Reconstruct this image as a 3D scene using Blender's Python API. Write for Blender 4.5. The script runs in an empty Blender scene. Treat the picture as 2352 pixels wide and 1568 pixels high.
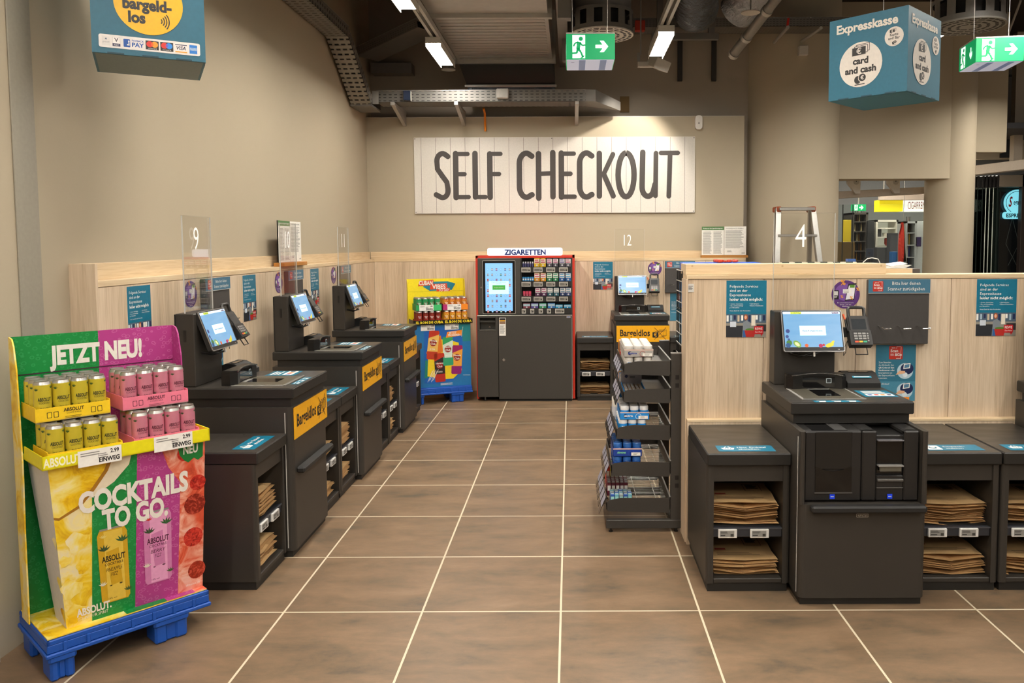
import bpy, math, random
from mathutils import Matrix, Vector
random.seed(7)
SC = bpy.context.scene
COL = SC.collection
R = math.radians
# ------------------------------------------------------------------ camera, world, exposure
F, PX, PY, PITCH, YAW, ROLL = 1812.26, 1309.85, 679.25, 0.0660, 0.0004, -0.0042
EYE = Vector((0.0482, -3.9205, 1.5877))
def _rot():
    cp, sp, cy, sy, cr, sr = math.cos(PITCH), math.sin(PITCH), math.cos(YAW), math.sin(YAW), math.cos(ROLL), math.sin(ROLL)
    return (Matrix(((cr, -sr, 0), (sr, cr, 0), (0, 0, 1))) @ Matrix(((1, 0, 0), (0, cp, -sp), (0, sp, cp))) @
            Matrix(((cy, 0, sy), (0, 1, 0), (-sy, 0, cy))))
_R = _rot() @ Matrix(((1, 0, 0), (0, 0, -1), (0, 1, 0)))     # world -> view (x right, y down, z forward)
def at(u, v, X=None, Y=None, Z=None):
    d = _R.transposed() @ Vector(((u - PX) / F, (v - PY) / F, 1))
    i, val = (0, X) if X is not None else (1, Y) if Y is not None else (2, Z)
    return EYE + d * ((val - EYE[i]) / d[i])
cd = bpy.data.cameras.new('camera'); cam = bpy.data.objects.new('camera', cd); COL.objects.link(cam)
cd.sensor_width = 36; cd.lens = F / 2352 * 36
cd.shift_x = -(PX - 1176) / 2352; cd.shift_y = (PY - 784) / 2352
cd.clip_start = .05; cd.clip_end = 100
m3 = (Matrix(((1, 0, 0), (0, -1, 0), (0, 0, -1))) @ _R).transposed()
cam.matrix_world = Matrix.Translation(EYE) @ m3.to_4x4()
SC.camera = cam
wd = bpy.data.worlds.new('world'); SC.world = wd; wd.use_nodes = True
wd.node_tree.nodes['Background'].inputs[0].default_value = (1, .88, .74, 1)
wd.node_tree.nodes['Background'].inputs[1].default_value = WORLD_S = 0.30
SC.view_settings.view_transform = 'Standard'; SC.view_settings.look = 'None'
SC.view_settings.gamma = 1; SC.view_settings.use_curve_mapping = False
SC.view_settings.exposure = 0.0
LAMP_S, LAMP_C = 122.0, (1, .938, .845)
SC.cycles.max_bounces = 8; SC.cycles.transparent_max_bounces = 16
SC.cycles.sample_clamp_indirect = 6
# ------------------------------------------------------------------ materials
def lin(h):
    h = h.lstrip('#'); c = [int(h[i:i + 2], 16) / 255 for i in (0, 2, 4)]
    return tuple(x / 12.92 if x <= .04045 else ((x + .055) / 1.055) ** 2.4 for x in c)
MATS = {}
class NT:
    def __init__(s, name):
        s.m = bpy.data.materials.new(name); s.m.use_nodes = True; s.t = s.m.node_tree; s.t.nodes.clear()
        s.out = s.n('ShaderNodeOutputMaterial')
    def n(s, t, **k):
        o = s.t.nodes.new(t)
        for a, b in k.items(): setattr(o, a, b)
        return o
    def l(s, a, b): s.t.links.new(a, b)
    def val(s, sock, v):
        if hasattr(v, 'links'): s.l(v, sock)
        else: sock.default_value = v
    def math(s, op, a, b=0., c=0.):
        o = s.n('ShaderNodeMath', operation=op)
        for i, x in enumerate((a, b, c)): s.val(o.inputs[i], x)
        return o.outputs[0]
    def mix(s, f, a, b, bt='MIX'):
        o = s.n('ShaderNodeMix', data_type='RGBA', blend_type=bt)
        s.val(o.inputs[0], f)
        for i, x in ((6, a), (7, b)): s.val(o.inputs[i], x if hasattr(x, 'links') else (*x, 1))
        return o.outputs[2]
    def noise(s, vec, scale, detail=3, rough=.5, dist=0):
        o = s.n('ShaderNodeTexNoise'); o.inputs['Scale'].default_value = scale; o.inputs['Detail'].default_value = detail
        o.inputs['Roughness'].default_value = rough; o.inputs['Distortion'].default_value = dist
        s.l(vec, o.inputs['Vector']); return o.outputs['Fac']
    def obj(s, scale=(1, 1, 1)):
        c = s.n('ShaderNodeTexCoord'); mp = s.n('ShaderNodeMapping'); mp.inputs['Scale'].default_value = scale
        s.l(c.outputs['Object'], mp.inputs[0]); return mp.outputs[0]
    def ramp(s, f, *st):
        o = s.n('ShaderNodeValToRGB'); e = o.color_ramp.elements
        while len(e) < len(st): e.new(.5)
        for k, (p, c) in zip(e, st): k.position = p; k.color = (*c, 1)
        s.l(f, o.inputs[0]); return o.outputs[0]
    def bsdf(s, col, rough=.5, metal=0, spec=.5, bump=None, bs=.2, bd=.01, em=0, emc=None, alpha=None):
        b = s.n('ShaderNodeBsdfPrincipled')
        s.val(b.inputs['Base Color'], col if hasattr(col, 'links') else (*col, 1)); s.val(b.inputs['Roughness'], rough)
        s.val(b.inputs['Metallic'], metal); s.val(b.inputs['Specular IOR Level'], spec)
        if bump is not None:
            u = s.n('ShaderNodeBump'); u.inputs['Strength'].default_value = bs; u.inputs['Distance'].default_value = bd
            s.l(bump, u.inputs['Height']); s.l(u.outputs[0], b.inputs['Normal'])
        if em: s.val(b.inputs['Emission Color'], (*(emc or col), 1)); b.inputs['Emission Strength'].default_value = em
        s.l(b.outputs[0], s.out.inputs[0]); return b
def P(hexc, rough=.5, metal=0, spec=.5, var=.10, bump=0, nscale=60, em=0):
    """plain surface of one colour with a faint procedural mottling"""
    k = (hexc, rough, metal, spec, var, bump, nscale, em)
    if k in MATS: return MATS[k]
    t = NT('surface_' + hexc.strip('#')); c = lin(hexc); nz = t.noise(t.obj(), nscale, 3)
    col = t.mix(nz, tuple(x * (1 - var) for x in c), tuple(min(1, x * (1 + var)) for x in c))
    t.bsdf(col, rough, metal, spec, bump=nz if bump else None, bs=bump, em=em, emc=c)
    MATS[k] = t.m; return t.m
def EM(hexc, s):
    k = ('em', hexc, s)
    if k not in MATS:
        t = NT('glow_' + hexc.strip('#')); t.bsdf(lin(hexc), .4, em=s); MATS[k] = t.m
    return MATS[k]
def lamp_mat():
    t = NT('lamp_diffuser'); e = t.n('ShaderNodeEmission'); e.inputs[0].default_value = (*LAMP_C, 1); e.inputs[1].default_value = LAMP_S
    t.l(e.outputs[0], t.out.inputs[0]); return t.m
def clear_mat(name, tint=(.97, .98, .98), gloss=.5, rough=.02):
    t = NT(name); tr = t.n('ShaderNodeBsdfTransparent'); tr.inputs[0].default_value = (*tint, 1)
    g = t.n('ShaderNodeBsdfGlossy'); g.inputs['Roughness'].default_value = rough
    f = t.n('ShaderNodeFresnel'); f.inputs[0].default_value = 1.45
    nz = t.noise(t.obj(), 3, 1)
    m = t.n('ShaderNodeMixShader'); t.l(t.math('MULTIPLY', f.outputs[0], t.math('MULTIPLY_ADD', nz, .1, gloss)), m.inputs[0])
    t.l(tr.outputs[0], m.inputs[1]); t.l(g.outputs[0], m.inputs[2]); t.l(m.outputs[0], t.out.inputs[0]); return t.m
def wood_mat(name, grain, dark='#b19a80', mid='#cfb99d', light='#e0cdb4', band=1.0):
    """grain: 'x','y' or 'z' axis the fibres run along"""
    t = NT(name); i = 'xyz'.index(grain)
    sc = [26., 26., 26.]; sc[i] = 1.1; fine = t.noise(t.obj(sc), 4, 5, .6, .4)
    sb = [5., 5., 5.]; sb[i] = .12; bandn = t.noise(t.obj(sb), 1.3, 2, .5)
    s3 = [9., 9., 9.]; s3[i] = .5; cath = t.noise(t.obj(s3), 1.6, 2, .5, 1.5)
    f = t.math('ADD', t.math('MULTIPLY', fine, .45), t.math('ADD', t.math('MULTIPLY', bandn, .40 * band), t.math('MULTIPLY', cath, .22)))
    col = t.ramp(f, (.36, lin(dark)), (.52, lin(mid)), (.68, lin(light)))
    t.bsdf(col, .55, spec=.3, bump=fine, bs=.05); return t.m
def laminate():
    t = NT('charcoal_laminate'); v = t.obj()
    f = t.noise(v, 520, 2, .6); g = t.noise(v, 9, 3)
    c = t.mix(f, lin('#2f2c28'), lin('#403b35')); c = t.mix(t.math('MULTIPLY', g, .35), c, lin('#2b2825'))
    t.bsdf(c, .42, spec=.4, bump=f, bs=.06, bd=.002); return t.m
def worktop_mat():
    t = NT('charcoal_worktop'); v = t.obj()
    f = t.noise(v, 380, 2, .6); g = t.noise(t.obj((1, 4, 1)), 5, 4)
    c = t.mix(f, lin('#33302c'), lin('#433e39'))
    t.bsdf(c, t.math('MULTIPLY_ADD', g, .2, .22), spec=.5, bump=f, bs=.04, bd=.002); return t.m
def plaster(name, hexc, r=.85):
    t = NT(name); v = t.obj(); n1 = t.noise(v, 90, 4, .7); n2 = t.noise(v, .9, 3)
    c = lin(hexc); col = t.mix(n2, tuple(x * .96 for x in c), tuple(x * 1.04 for x in c))
    t.bsdf(col, r, spec=.2, bump=n1, bs=.12, bd=.004); return t.m
def tiles():
    t = NT('stone_floor_tiles'); g = t.n('ShaderNodeNewGeometry'); s = t.n('ShaderNodeSeparateXYZ'); t.l(g.outputs['Position'], s.inputs[0])
    X = t.math('DIVIDE', s.outputs[0], .6); Y = t.math('DIVIDE', s.outputs[1], .6)
    def edge(a): return t.math('SUBTRACT', .5, t.math('ABSOLUTE', t.math('SUBTRACT', t.math('FRACT', a), .5)))
    gr = t.math('LESS_THAN', t.math('MINIMUM', edge(X), edge(Y)), .0074)
    cx = t.n('ShaderNodeCombineXYZ'); t.l(t.math('FLOOR', X), cx.inputs[0]); t.l(t.math('FLOOR', Y), cx.inputs[1])
    wn = t.n('ShaderNodeTexWhiteNoise', noise_dimensions='2D'); t.l(cx.outputs[0], wn.inputs['Vector'])
    off = t.n('ShaderNodeVectorMath', operation='MULTIPLY_ADD'); t.l(wn.outputs['Color'], off.inputs[0]); off.inputs[1].default_value = (9, 9, 9)
    t.l(g.outputs['Position'], off.inputs[2])
    mp = t.n('ShaderNodeMapping'); mp.inputs['Scale'].default_value = (1, 2.3, 1); t.l(off.outputs[0], mp.inputs[0])
    n1 = t.noise(mp.outputs[0], 2.6, 6, .66, .3); n2 = t.noise(mp.outputs[0], 14, 4, .65); n3 = t.noise(off.outputs[0], 300, 2)
    f = t.math('ADD', t.math('MULTIPLY', n1, .72), t.math('ADD', t.math('MULTIPLY', n2, .2), t.math('MULTIPLY', n3, .08)))
    c = t.ramp(f, (.32, lin('#4b443a')), (.44, lin('#6e5b46')), (.57, lin('#806850')), (.74, lin('#937a61')))
    c = t.mix(t.math('MULTIPLY', wn.outputs['Value'], .16), c, lin('#6b5540'))
    c = t.mix(gr, c, lin('#cfc2a8'))
    t.bsdf(c, t.math('MULTIPLY_ADD', n2, .16, .34), spec=.42, bump=t.math('SUBTRACT', t.math('MULTIPLY', n2, .2), gr), bs=.12, bd=.003); return t.m
def perforated(name, hexc, sx=.05, sy=.028, wx=.55, wy=.30, rough=.38):
    """galvanised sheet with punched slots, rows running along local x"""
    t = NT(name); c = t.n('ShaderNodeTexCoord'); s = t.n('ShaderNodeSeparateXYZ'); t.l(c.outputs['Object'], s.inputs[0])
    u = t.math('FRACT', t.math('DIVIDE', s.outputs[0], sx)); w = t.math('FRACT', t.math('DIVIDE', t.math('ADD', s.outputs[1], s.outputs[2]), sy))
    h = t.math('MULTIPLY', t.math('LESS_THAN', t.math('ABSOLUTE', t.math('SUBTRACT', u, .5)), wx / 2), t.math('LESS_THAN', t.math('ABSOLUTE', t.math('SUBTRACT', w, .5)), wy / 2))
    nz = t.noise(t.obj(), 14, 4); k = lin(hexc)
    b = t.bsdf(t.mix(nz, tuple(x * .8 for x in k), k), rough, .4)
    tr = t.n('ShaderNodeBsdfTransparent'); m = t.n('ShaderNodeMixShader'); t.l(h, m.inputs[0]); t.l(b.outputs[0], m.inputs[1]); t.l(tr.outputs[0], m.inputs[2])
    t.l(m.outputs[0], t.out.inputs[0]); return t.m
def crumpled(name, hexc, rough=.25, sc=9, bs=1.0):
    t = NT(name); v = t.obj(); a = t.noise(v, sc, 5, .65, 1.2); k = lin(hexc)
    t.bsdf(t.mix(t.noise(v, 3, 2), tuple(x * .75 for x in k), k), rough, .55, bump=a, bs=bs, bd=.04); return t.m
def droplets(name, hexc, hi):
    """printed card with water-drop pattern"""
    t = NT(name); v = t.n('ShaderNodeTexVoronoi'); v.inputs['Scale'].default_value = 46; t.l(t.obj((1, 1, 1.2)), v.inputs['Vector'])
    d = v.outputs['Distance']; ring = t.math('MULTIPLY', t.math('GREATER_THAN', d, .26), t.math('LESS_THAN', d, .40))
    c = t.mix(t.math('MULTIPLY', ring, .45), lin(hexc), lin(hi)); c = t.mix(t.math('MULTIPLY', t.noise(t.obj(), 3, 2), .35), c, tuple(x * .55 for x in lin(hexc)))
    t.bsdf(c, .4, spec=.4); return t.m
def fruit(name, *st, sc=7):
    """printed photograph of fruit and ice: blotches of a few colours"""
    t = NT(name); v = t.obj(); n = t.noise(v, sc, 4, .6, 1.0)
    k = 1 / (len(st) - 1); c = t.ramp(n, *[(.28 + .44 * i * k, lin(s)) for i, s in enumerate(st)])
    t.bsdf(c, .4, spec=.4); return t.m
def ribbed_metal():
    t = NT('ribbed_scanner_plate'); c = t.n('ShaderNodeTexCoord'); w = t.n('ShaderNodeTexWave'); w.inputs['Scale'].default_value = 60
    mp = t.n('ShaderNodeMapping'); mp.inputs['Rotation'].default_value = (0, 0, .5); t.l(c.outputs['Object'], mp.inputs[0]); t.l(mp.outputs[0], w.inputs[0])
    t.bsdf(lin('#8f8878'), .32, .8, bump=w.outputs['Fac'], bs=.5, bd=.003); return t.m
WALL = plaster('beige_wall_plaster', '#b4a892'); WALLD = plaster('taupe_wall_plaster', '#a3988a'); CEIL = plaster('dark_ceiling_paint', '#332c26')
SHOPW = P('#c9c6be', .7)
FLOOR = tiles()
WZ = wood_mat('pale_wood_vertical', 'z'); WX = wood_mat('pale_wood_board_x', 'x', '#cdb28c', '#dfc8a4', '#ead8b9', .6); WY = wood_mat('pale_wood_board_y', 'y', '#cdb28c', '#dfc8a4', '#ead8b9', .6)
LAM = laminate(); TOP = worktop_mat(); LAMD = P('#211f1c', .5); BLK = P('#141312', .35); BLKM = P('#1b1a19', .6); GLOSSB = P('#0b0b0c', .08, var=.05)
GREY = P('#8b8984', .45); LGREY = P('#c8c4bc', .5); WHITE = P('#e9e5dd', .5); PAPER = P('#efece5', .7); ALU = P('#b9b7b2', .32, .9); CHROME = P('#d5d3cf', .12, 1.0)
GALV = P('#bab7b1', .42, .45, nscale=18); GALVD = P('#7d7974', .5, .4, nscale=18)
PERF = perforated('perforated_galvanised', '#85827d', .055, .030, .55, .34, .5); PERFF = perforated('fine_perforated', '#8c8882', .034, .02, .6, .36); PERFL = perforated('ladder_perforated', '#97938b', .062, .06, .35, .7)
FOIL = crumpled('crumpled_foil', '#d8dee6', .25, 12, 1.0); FOILD = crumpled('dark_foil_wrap', '#5e646c', .22, 7, .9)
TEAL = P('#0b6f8c', .4); TEALD = P('#0d5f78', .45); TEALL = P('#2b8fae', .4); STEEL = P('#3f6f88', .45); YEL = P('#f4b61c', .45); LEMON = P('#f2dc1e', .45); RED = P('#c6281c', .4); DRED = P('#a01c1e', .45)
INK = P('#17171b', .5); WINK = P('#f1efe9', .5); PURP = P('#5b3377', .4); ORANGE = P('#f08a1c', .45); GREEN = P('#1c8a3c', .4); BLUE = P('#1553a8', .45); NAVY = P('#16234f', .45); SKYB = P('#2f9be0', .45)
ACR = clear_mat('clear_acrylic', (.992, .994, .99), .28); GLASS = clear_mat('shop_glass', (.93, .97, .95), .7); PLAS = clear_mat('clear_plastic', (.9, .9, .92), 1.2, .15); EDGE = P('#c9c9c4', .2)
KRAFT = P('#d2ab76', .8, var=.14, nscale=14); KRAFTD = P('#bb9360', .8, var=.16, nscale=14); PALB = P('#1250ae', .42, bump=.05)
FR_PIN = fruit('pineapple_print', '#c98a10', '#f2c81c', '#f7e27a', '#efe6d2'); FR_ICE = fruit('pineapple_ice_print', '#e9dcc4', '#f5e29a', '#f3cf2c', '#d9a515', sc=10); FR_BER = fruit('berry_print', '#a8301c', '#dc5a3c', '#eba088', '#f0cdc2', sc=11)
DR_G = droplets('green_droplet_print', '#158a40', '#46ad66'); DR_M = droplets('magenta_droplet_print', '#b8408c', '#dc86b8')
CARDG = P('#b8afa0', .8)
# ------------------------------------------------------------------ mesh building
_G = {}
def glyph(s, bold, shear):
    k = (s, bold, shear)
    if k not in _G:
        cu = bpy.data.curves.new('t', 'FONT'); cu.body = s; cu.resolution_u = 3 if len(s) < 14 else 1; cu.offset = bold; cu.shear = shear
        ob = bpy.data.objects.new('t', cu); me = bpy.data.meshes.new_from_object(ob)
        _G[k] = ([(v.co.x, v.co.y) for v in me.vertices], [tuple(p.vertices) for p in me.polygons])
        bpy.data.meshes.remove(me); bpy.data.objects.remove(ob); bpy.data.curves.remove(cu)
    return _G[k]
CAP = max(v[1] for v in glyph('H', 0, 0)[0])
class MB:
    def __init__(s): s.V, s.F, s.I, s.S, s.mats, s.M = [], [], [], [], [], Matrix()
    def mi(s, m):
        if m not in s.mats: s.mats.append(m)
        return s.mats.index(m)
    def add(s, vs, fs, m, smooth=False):
        o = len(s.V); i = s.mi(m); M = s.M
        s.V += [tuple(M @ Vector(v)) for v in vs]
        for f in fs: s.F.append(tuple(o + j for j in f)); s.I.append(i); s.S.append(smooth)
        return s
    def frame(s, o, x=(1, 0, 0), y=(0, 0, 1)):
        """print onto a face: 2-D x, y along these directions, z = outward"""
        x, y = Vector(x).normalized(), Vector(y).normalized(); n = x.cross(y)
        s.M = Matrix(((x.x, y.x, n.x, o[0]), (x.y, y.y, n.y, o[1]), (x.z, y.z, n.z, o[2]), (0, 0, 0, 1))); return s
    def world(s): s.M = Matrix(); return s
    def box(s, x0, x1, y0, y1, z0, z1, m, b=0):
        lo, hi = Vector((min(x0, x1), min(y0, y1), min(z0, z1))), Vector((max(x0, x1), max(y0, y1), max(z0, z1)))
        if b <= 0:
            vs = [(X, Y, Z) for Z in (lo.z, hi.z) for Y in (lo.y, hi.y) for X in (lo.x, hi.x)]
            return s.add(vs, [(0, 2, 3, 1), (4, 5, 7, 6), (0, 1, 5, 4), (2, 6, 7, 3), (0, 4, 6, 2), (1, 3, 7, 5)], m)
        b = min(b, *(.49 * (hi[i] - lo[i]) for i in range(3))); vs = []; ix = {}
        for c in [(a, d, e) for a in (0, 1) for d in (0, 1) for e in (0, 1)]:
            for a in range(3):
                p = [(hi[i] if c[i] else lo[i]) for i in range(3)]
                for i in range(3):
                    if i != a: p[i] += -b if c[i] else b
                ix[c, a] = len(vs); vs.append(tuple(p))
        ctr = (lo + hi) / 2; fs = []
        def face(l):
            n = (Vector(vs[l[1]]) - Vector(vs[l[0]])).cross(Vector(vs[l[2]]) - Vector(vs[l[0]]))
            fs.append(tuple(l) if n.dot(Vector(vs[l[0]]) - ctr) > 0 else tuple(reversed(l)))
        for a in range(3):
            j, k = [i for i in range(3) if i != a]
            for sgn in (0, 1):
                l = []
                for q in ((0, 0), (0, 1), (1, 1), (1, 0)):
                    c = [0, 0, 0]; c[a] = sgn; c[j], c[k] = q; l.append(ix[tuple(c), a])
                face(l)
            for q in ((0, 0), (0, 1), (1, 0), (1, 1)):       # edges along a
                c0 = [0, 0, 0]; c0[j], c0[k] = q; c1 = list(c0); c1[a] = 1
                face([ix[tuple(c0), j], ix[tuple(c1), j], ix[tuple(c1), k], ix[tuple(c0), k]])
        for c in [(a, d, e) for a in (0, 1) for d in (0, 1) for e in (0, 1)]: face([ix[c, 0], ix[c, 1], ix[c, 2]])
        return s.add(vs, fs, m)
    def prism(s, pts, z0, z1, m, mc=None, smooth=False):
        a = sum(p[0] * q[1] - q[0] * p[1] for p, q in zip(pts, pts[1:] + pts[:1]))
        if a < 0: pts = pts[::-1]
        n = len(pts); vs = [(*p, z0) for p in pts] + [(*p, z1) for p in pts]
        s.add(vs, [tuple(range(n - 1, -1, -1)), tuple(range(n, 2 * n))], mc or m)
        return s.add(vs, [(i, (i + 1) % n, n + (i + 1) % n, n + i) for i in range(n)], m, smooth)
    def poly(s, pts, m, z=.0006):
        pts = [p if len(p) == 3 else (*p, z) for p in pts]
        if all(len(p) == 3 for p in pts) and abs(pts[0][2] - pts[-1][2]) < 1e-9:
            a = sum(p[0] * q[1] - q[0] * p[1] for p, q in zip(pts, pts[1:] + pts[:1]))
            if a < 0: pts = pts[::-1]
        return s.add(pts, [tuple(range(len(pts)))], m)
    def rect(s, x0, x1, y0, y1, m, z=.0006): return s.poly([(x0, y0), (x1, y0), (x1, y1), (x0, y1)], m, z)
    def rrect(s, x0, x1, y0, y1, r, m, z=.0006): return s.poly(rr(x0, x1, y0, y1, r), m, z)
    def disc(s, cx, cy, r, m, z=.0006, ry=None, n=28, rot=0):
        ry = ry or r; c, q = math.cos(rot), math.sin(rot); pt = []
        for i in range(n):
            a, b = r * math.cos(2 * math.pi * i / n), ry * math.sin(2 * math.pi * i / n); pt.append((cx + a * c - b * q, cy + a * q + b * c))
        return s.poly(pt, m, z)
    def line(s, p, q, w, m, z=.0006):
        d = Vector((q[0] - p[0], q[1] - p[1])); d.normalize(); n = Vector((-d.y, d.x)) * w / 2
        return s.poly([(p[0] - n.x, p[1] - n.y), (q[0] - n.x, q[1] - n.y), (q[0] + n.x, q[1] + n.y), (p[0] + n.x, p[1] + n.y)], m, z)
    def text(s, t, x, y, h, m, w=None, al='C', z=.001, bold=0, shear=0, wrap=None):
        vs, fs = glyph(t, bold, shear); x0 = min(v[0] for v in vs); x1 = max(v[0] for v in vs); sy = h / CAP; sx = w / (x1 - x0) if w else sy
        off = x - (x0 if al == 'L' else x1 if al == 'R' else (x0 + x1) / 2) * sx
        if wrap: pv = [((wrap + z) * math.sin((v[0] * sx + off) / wrap), -(wrap + z) * math.cos((v[0] * sx + off) / wrap), y + v[1] * sy) for v in vs]
        else: pv = [(v[0] * sx + off, y + v[1] * sy, z) for v in vs]
        return s.add(pv, fs, m)
    def lines(s, x0, x1, y, n, dy, m, h=None, z=.0009, ragged=.35):
        """rows of print too small to read"""
        for i in range(n):
            e = x1 - (x1 - x0) * ragged * random.random(); s.rect(x0, e, y - i * dy, y - i * dy + (h or dy * .4), m, z)
        return s
    def lathe(s, prof, n, m, cx=0, cy=0, ms=None, cap=True):
        vs = []
        for r, z in prof: vs += [(cx + r * math.cos(2 * math.pi * i / n), cy + r * math.sin(2 * math.pi * i / n), z) for i in range(n)]
        for k in range(len(prof) - 1):
            s.add(vs[k * n:(k + 2) * n], [(i, (i + 1) % n, n + (i + 1) % n, n + i) for i in range(n)], ms[k] if ms else m, True)
        if cap:
            s.add(vs[:n], [tuple(range(n - 1, -1, -1))], ms[0] if ms else m); s.add(vs[-n:], [tuple(range(n))], ms[-1] if ms else m)
        return s
    def tube(s, pts, r, m, n=8, cap=True):
        pts = [Vector(p) for p in pts]; rings = []; up = Vector((0, 0, 1)); pr = None
        for i, p in enumerate(pts):
            d = (pts[min(i + 1, len(pts) - 1)] - pts[max(i - 1, 0)]).normalized()
            a = pr - d * pr.dot(d) if pr else d.cross(up if abs(d.z) < .95 else Vector((1, 0, 0)))
            a.normalize(); pr = a; b = d.cross(a); rr_ = r[i] if isinstance(r, (list, tuple)) else r
            rings += [tuple(p + (a * math.cos(2 * math.pi * k / n) + b * math.sin(2 * math.pi * k / n)) * rr_) for k in range(n)]
        fs = [(j * n + k, j * n + (k + 1) % n, (j + 1) * n + (k + 1) % n, (j + 1) * n + k) for j in range(len(pts) - 1) for k in range(n)]
        s.add(rings, fs, m, True)
        if cap: s.add(rings, [tuple(range(n - 1, -1, -1)), tuple(range(len(rings) - n, len(rings)))], m)
        return s
    def bar(s, p, q, w, h, m, b=0):
        """square bar from p to q"""
        p, q = Vector(p), Vector(q); d = q - p; L = d.length; d.normalize(); sd = d.cross(Vector((0, 0, 1)) if abs(d.z) < .95 else Vector((0, 1, 0))).normalized(); u = sd.cross(d)
        old = s.M; s.M = old @ Matrix(((d.x, sd.x, u.x, p.x), (d.y, sd.y, u.y, p.y), (d.z, sd.z, u.z, p.z), (0, 0, 0, 1)))
        s.box(0, L, -w / 2, w / 2, -h / 2, h / 2, m, b); s.M = old; return s
    def build(s, name, parent=None):
        me = bpy.data.meshes.new(name); me.from_pydata(s.V, [], s.F)
        for m in s.mats: me.materials.append(m)
        me.polygons.foreach_set('material_index', s.I); me.polygons.foreach_set('use_smooth', s.S); me.update()
        o = bpy.data.objects.new(name, me); COL.objects.link(o)
        if parent: o.parent = parent
        return o
def rr(x0, x1, y0, y1, r, n=5):
    pt = []
    for cx, cy, a0 in ((x1 - r, y0 + r, -90), (x1 - r, y1 - r, 0), (x0 + r, y1 - r, 90), (x0 + r, y0 + r, 180)):
        for i in range(n + 1):
            a = R(a0 + 90 * i / n); pt.append((cx + r * math.cos(a), cy + r * math.sin(a)))
    return pt
def Bx(*a, **k): return MB().box(*a, **k)
def tag(o, label=None, cat=None, group=None, kind=None):
    if label: o['label'] = label
    if cat: o['category'] = cat
    if group: o['group'] = group
    if kind: o['kind'] = kind
    return o
def thing(name, label, cat, loc=(0, 0, 0), rz=0, group=None):
    o = bpy.data.objects.new(name, None); COL.objects.link(o); o.empty_display_size = .1
    o.location = loc; o.rotation_euler = (0, 0, R(rz)); return tag(o, label, cat, group)
def put(o, loc=None, rz=None):
    if loc is not None: o.location = loc
    if rz is not None: o.rotation_euler = (0, 0, R(rz))
    return o
def dup(o, loc, rz=0, label=None, group=None, rot=None):
    c = o.copy(); COL.objects.link(c); c.location = loc; c.rotation_euler = rot or (0, 0, R(rz))
    if label: c['label'] = label
    if group: c['group'] = group
    for ch in o.children:
        d = ch.copy(); COL.objects.link(d); d.parent = c
        for g in ch.children:
            e = g.copy(); COL.objects.link(e); e.parent = d
    return c
def struct(name, mb): return tag(mb.build(name), kind='structure')
ORD = ['first', 'second', 'third', 'fourth', 'fifth', 'sixth', 'seventh', 'eighth', 'ninth', 'tenth', 'eleventh', 'twelfth', 'thirteenth', 'fourteenth', 'fifteenth', 'sixteenth']
def nth(i, n, lo='left', hi='right'):
    return ('leftmost', 'middle', 'rightmost')[i] if n == 3 else 'leftmost' if i == 0 else 'rightmost' if i == n - 1 else ORD[i] + ' from left'
# ------------------------------------------------------------------ the room
CZ = 4.3
m = MB(); m.box(-2.6, 9, -7.5, 11.5, -.1, 0, FLOOR); struct('floor', m)
m = MB(); m.box(-2.6, 9, -7.5, 11.5, CZ, CZ + .2, CEIL); struct('ceiling', m)
m = MB(); m.box(-2.4, -2.157, -7.5, 5.1, 0, CZ, WALL); struct('wall_left', m)
m = MB(); m.box(-2.157, 1.936, 4.72, 4.82, 0, 2.955, WALL); m.box(-2.157, 1.936, 4.718, 4.822, 2.955, 2.96, LGREY); struct('wall_back', m)
m = MB(); m.box(-2.157, 2.6, 4.93, 5.1, 0, CZ, WALLD); struct('wall_back_upper', m)
m = MB(); m.box(-2.157, -2.140, -7.5, -1.0, 0, .06, LGREY); struct('baseboard_left', m)
# steel corner strip on the near end of the left wall
a0, a1 = at(45, 620, X=-2.15).y, at(97, 620, X=-2.15).y
m = MB(); m.box(-2.157, -2.150, a0, a1, 0, CZ, P('#989284', .5), .002)
struct('trim_1', m)
def cyl_wall(name, cx, cy, r, z0, z1, mat, n=64):
    m = MB(); m.lathe([(r, z0), (r, z1)], n, mat, cx, cy); return tag(m.build(name), kind='structure')
cyl_wall('wall_column', 2.53, 5.12, .545, 0, CZ, WALL)
cyl_wall('wall_column_far', 4.52, 5.45, .27, 0, CZ, WALL)
m = MB(); m.box(2.9, 4.40, 5.2, 5.5, 2.315, CZ, WALL); struct('wall_above_opening', m)
# wood panelling
def panelling(m, a, b, z0, z1, t, axis, front, seams):
    """upright boards between a and b, thin dark joints at the seams"""
    e = [a] + seams + [b]
    for p, q in zip(e, e[1:]):
        if axis == 'y': m.box(front - t, front, p + .0012, q - .0012, z0, z1, WZ, .0012)
        else: m.box(p + .0012, q - .0012, front, front + t, z0, z1, WZ, .0012)
m = MB()
panelling(m, -.437, 4.56, 0, 1.40, .09, 'y', -2.06, [.15, .84, 1.53, 2.22, 2.91, 3.6, 4.3])
m.box(-2.15, -2.058, -.437, 4.56, 1.402, 1.43, WY, .001)
m.box(-2.15, -2.125, -.43, 4.66, 1.43, 1.508, WY, .001)
m.box(-2.157, -2.04, -.455, -.437, 0, 1.508, WZ, .001)
m.box(-2.06, -1.975, -.3, 4.56, 0, .655, WY, .001)
struct('trim_2', m)
m = MB()
panelling(m, -2.06, 1.93, 0, 1.40, .09, 'x', 4.56, [-1.4, -.72, .1, .52, 1.05, 1.5])
m.box(-2.06, 1.93, 4.558, 4.70, 1.402, 1.43, WX, .001)
m.box(-2.12, 1.93, 4.66, 4.70, 1.43, 1.508, WX, .001)
struct('trim_3', m)
m = MB()
panelling(m, .662, 3.6, 0, 1.398, .12, 'x', .20, [1.06, 1.545, 2.04, 2.6, 3.1])
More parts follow.
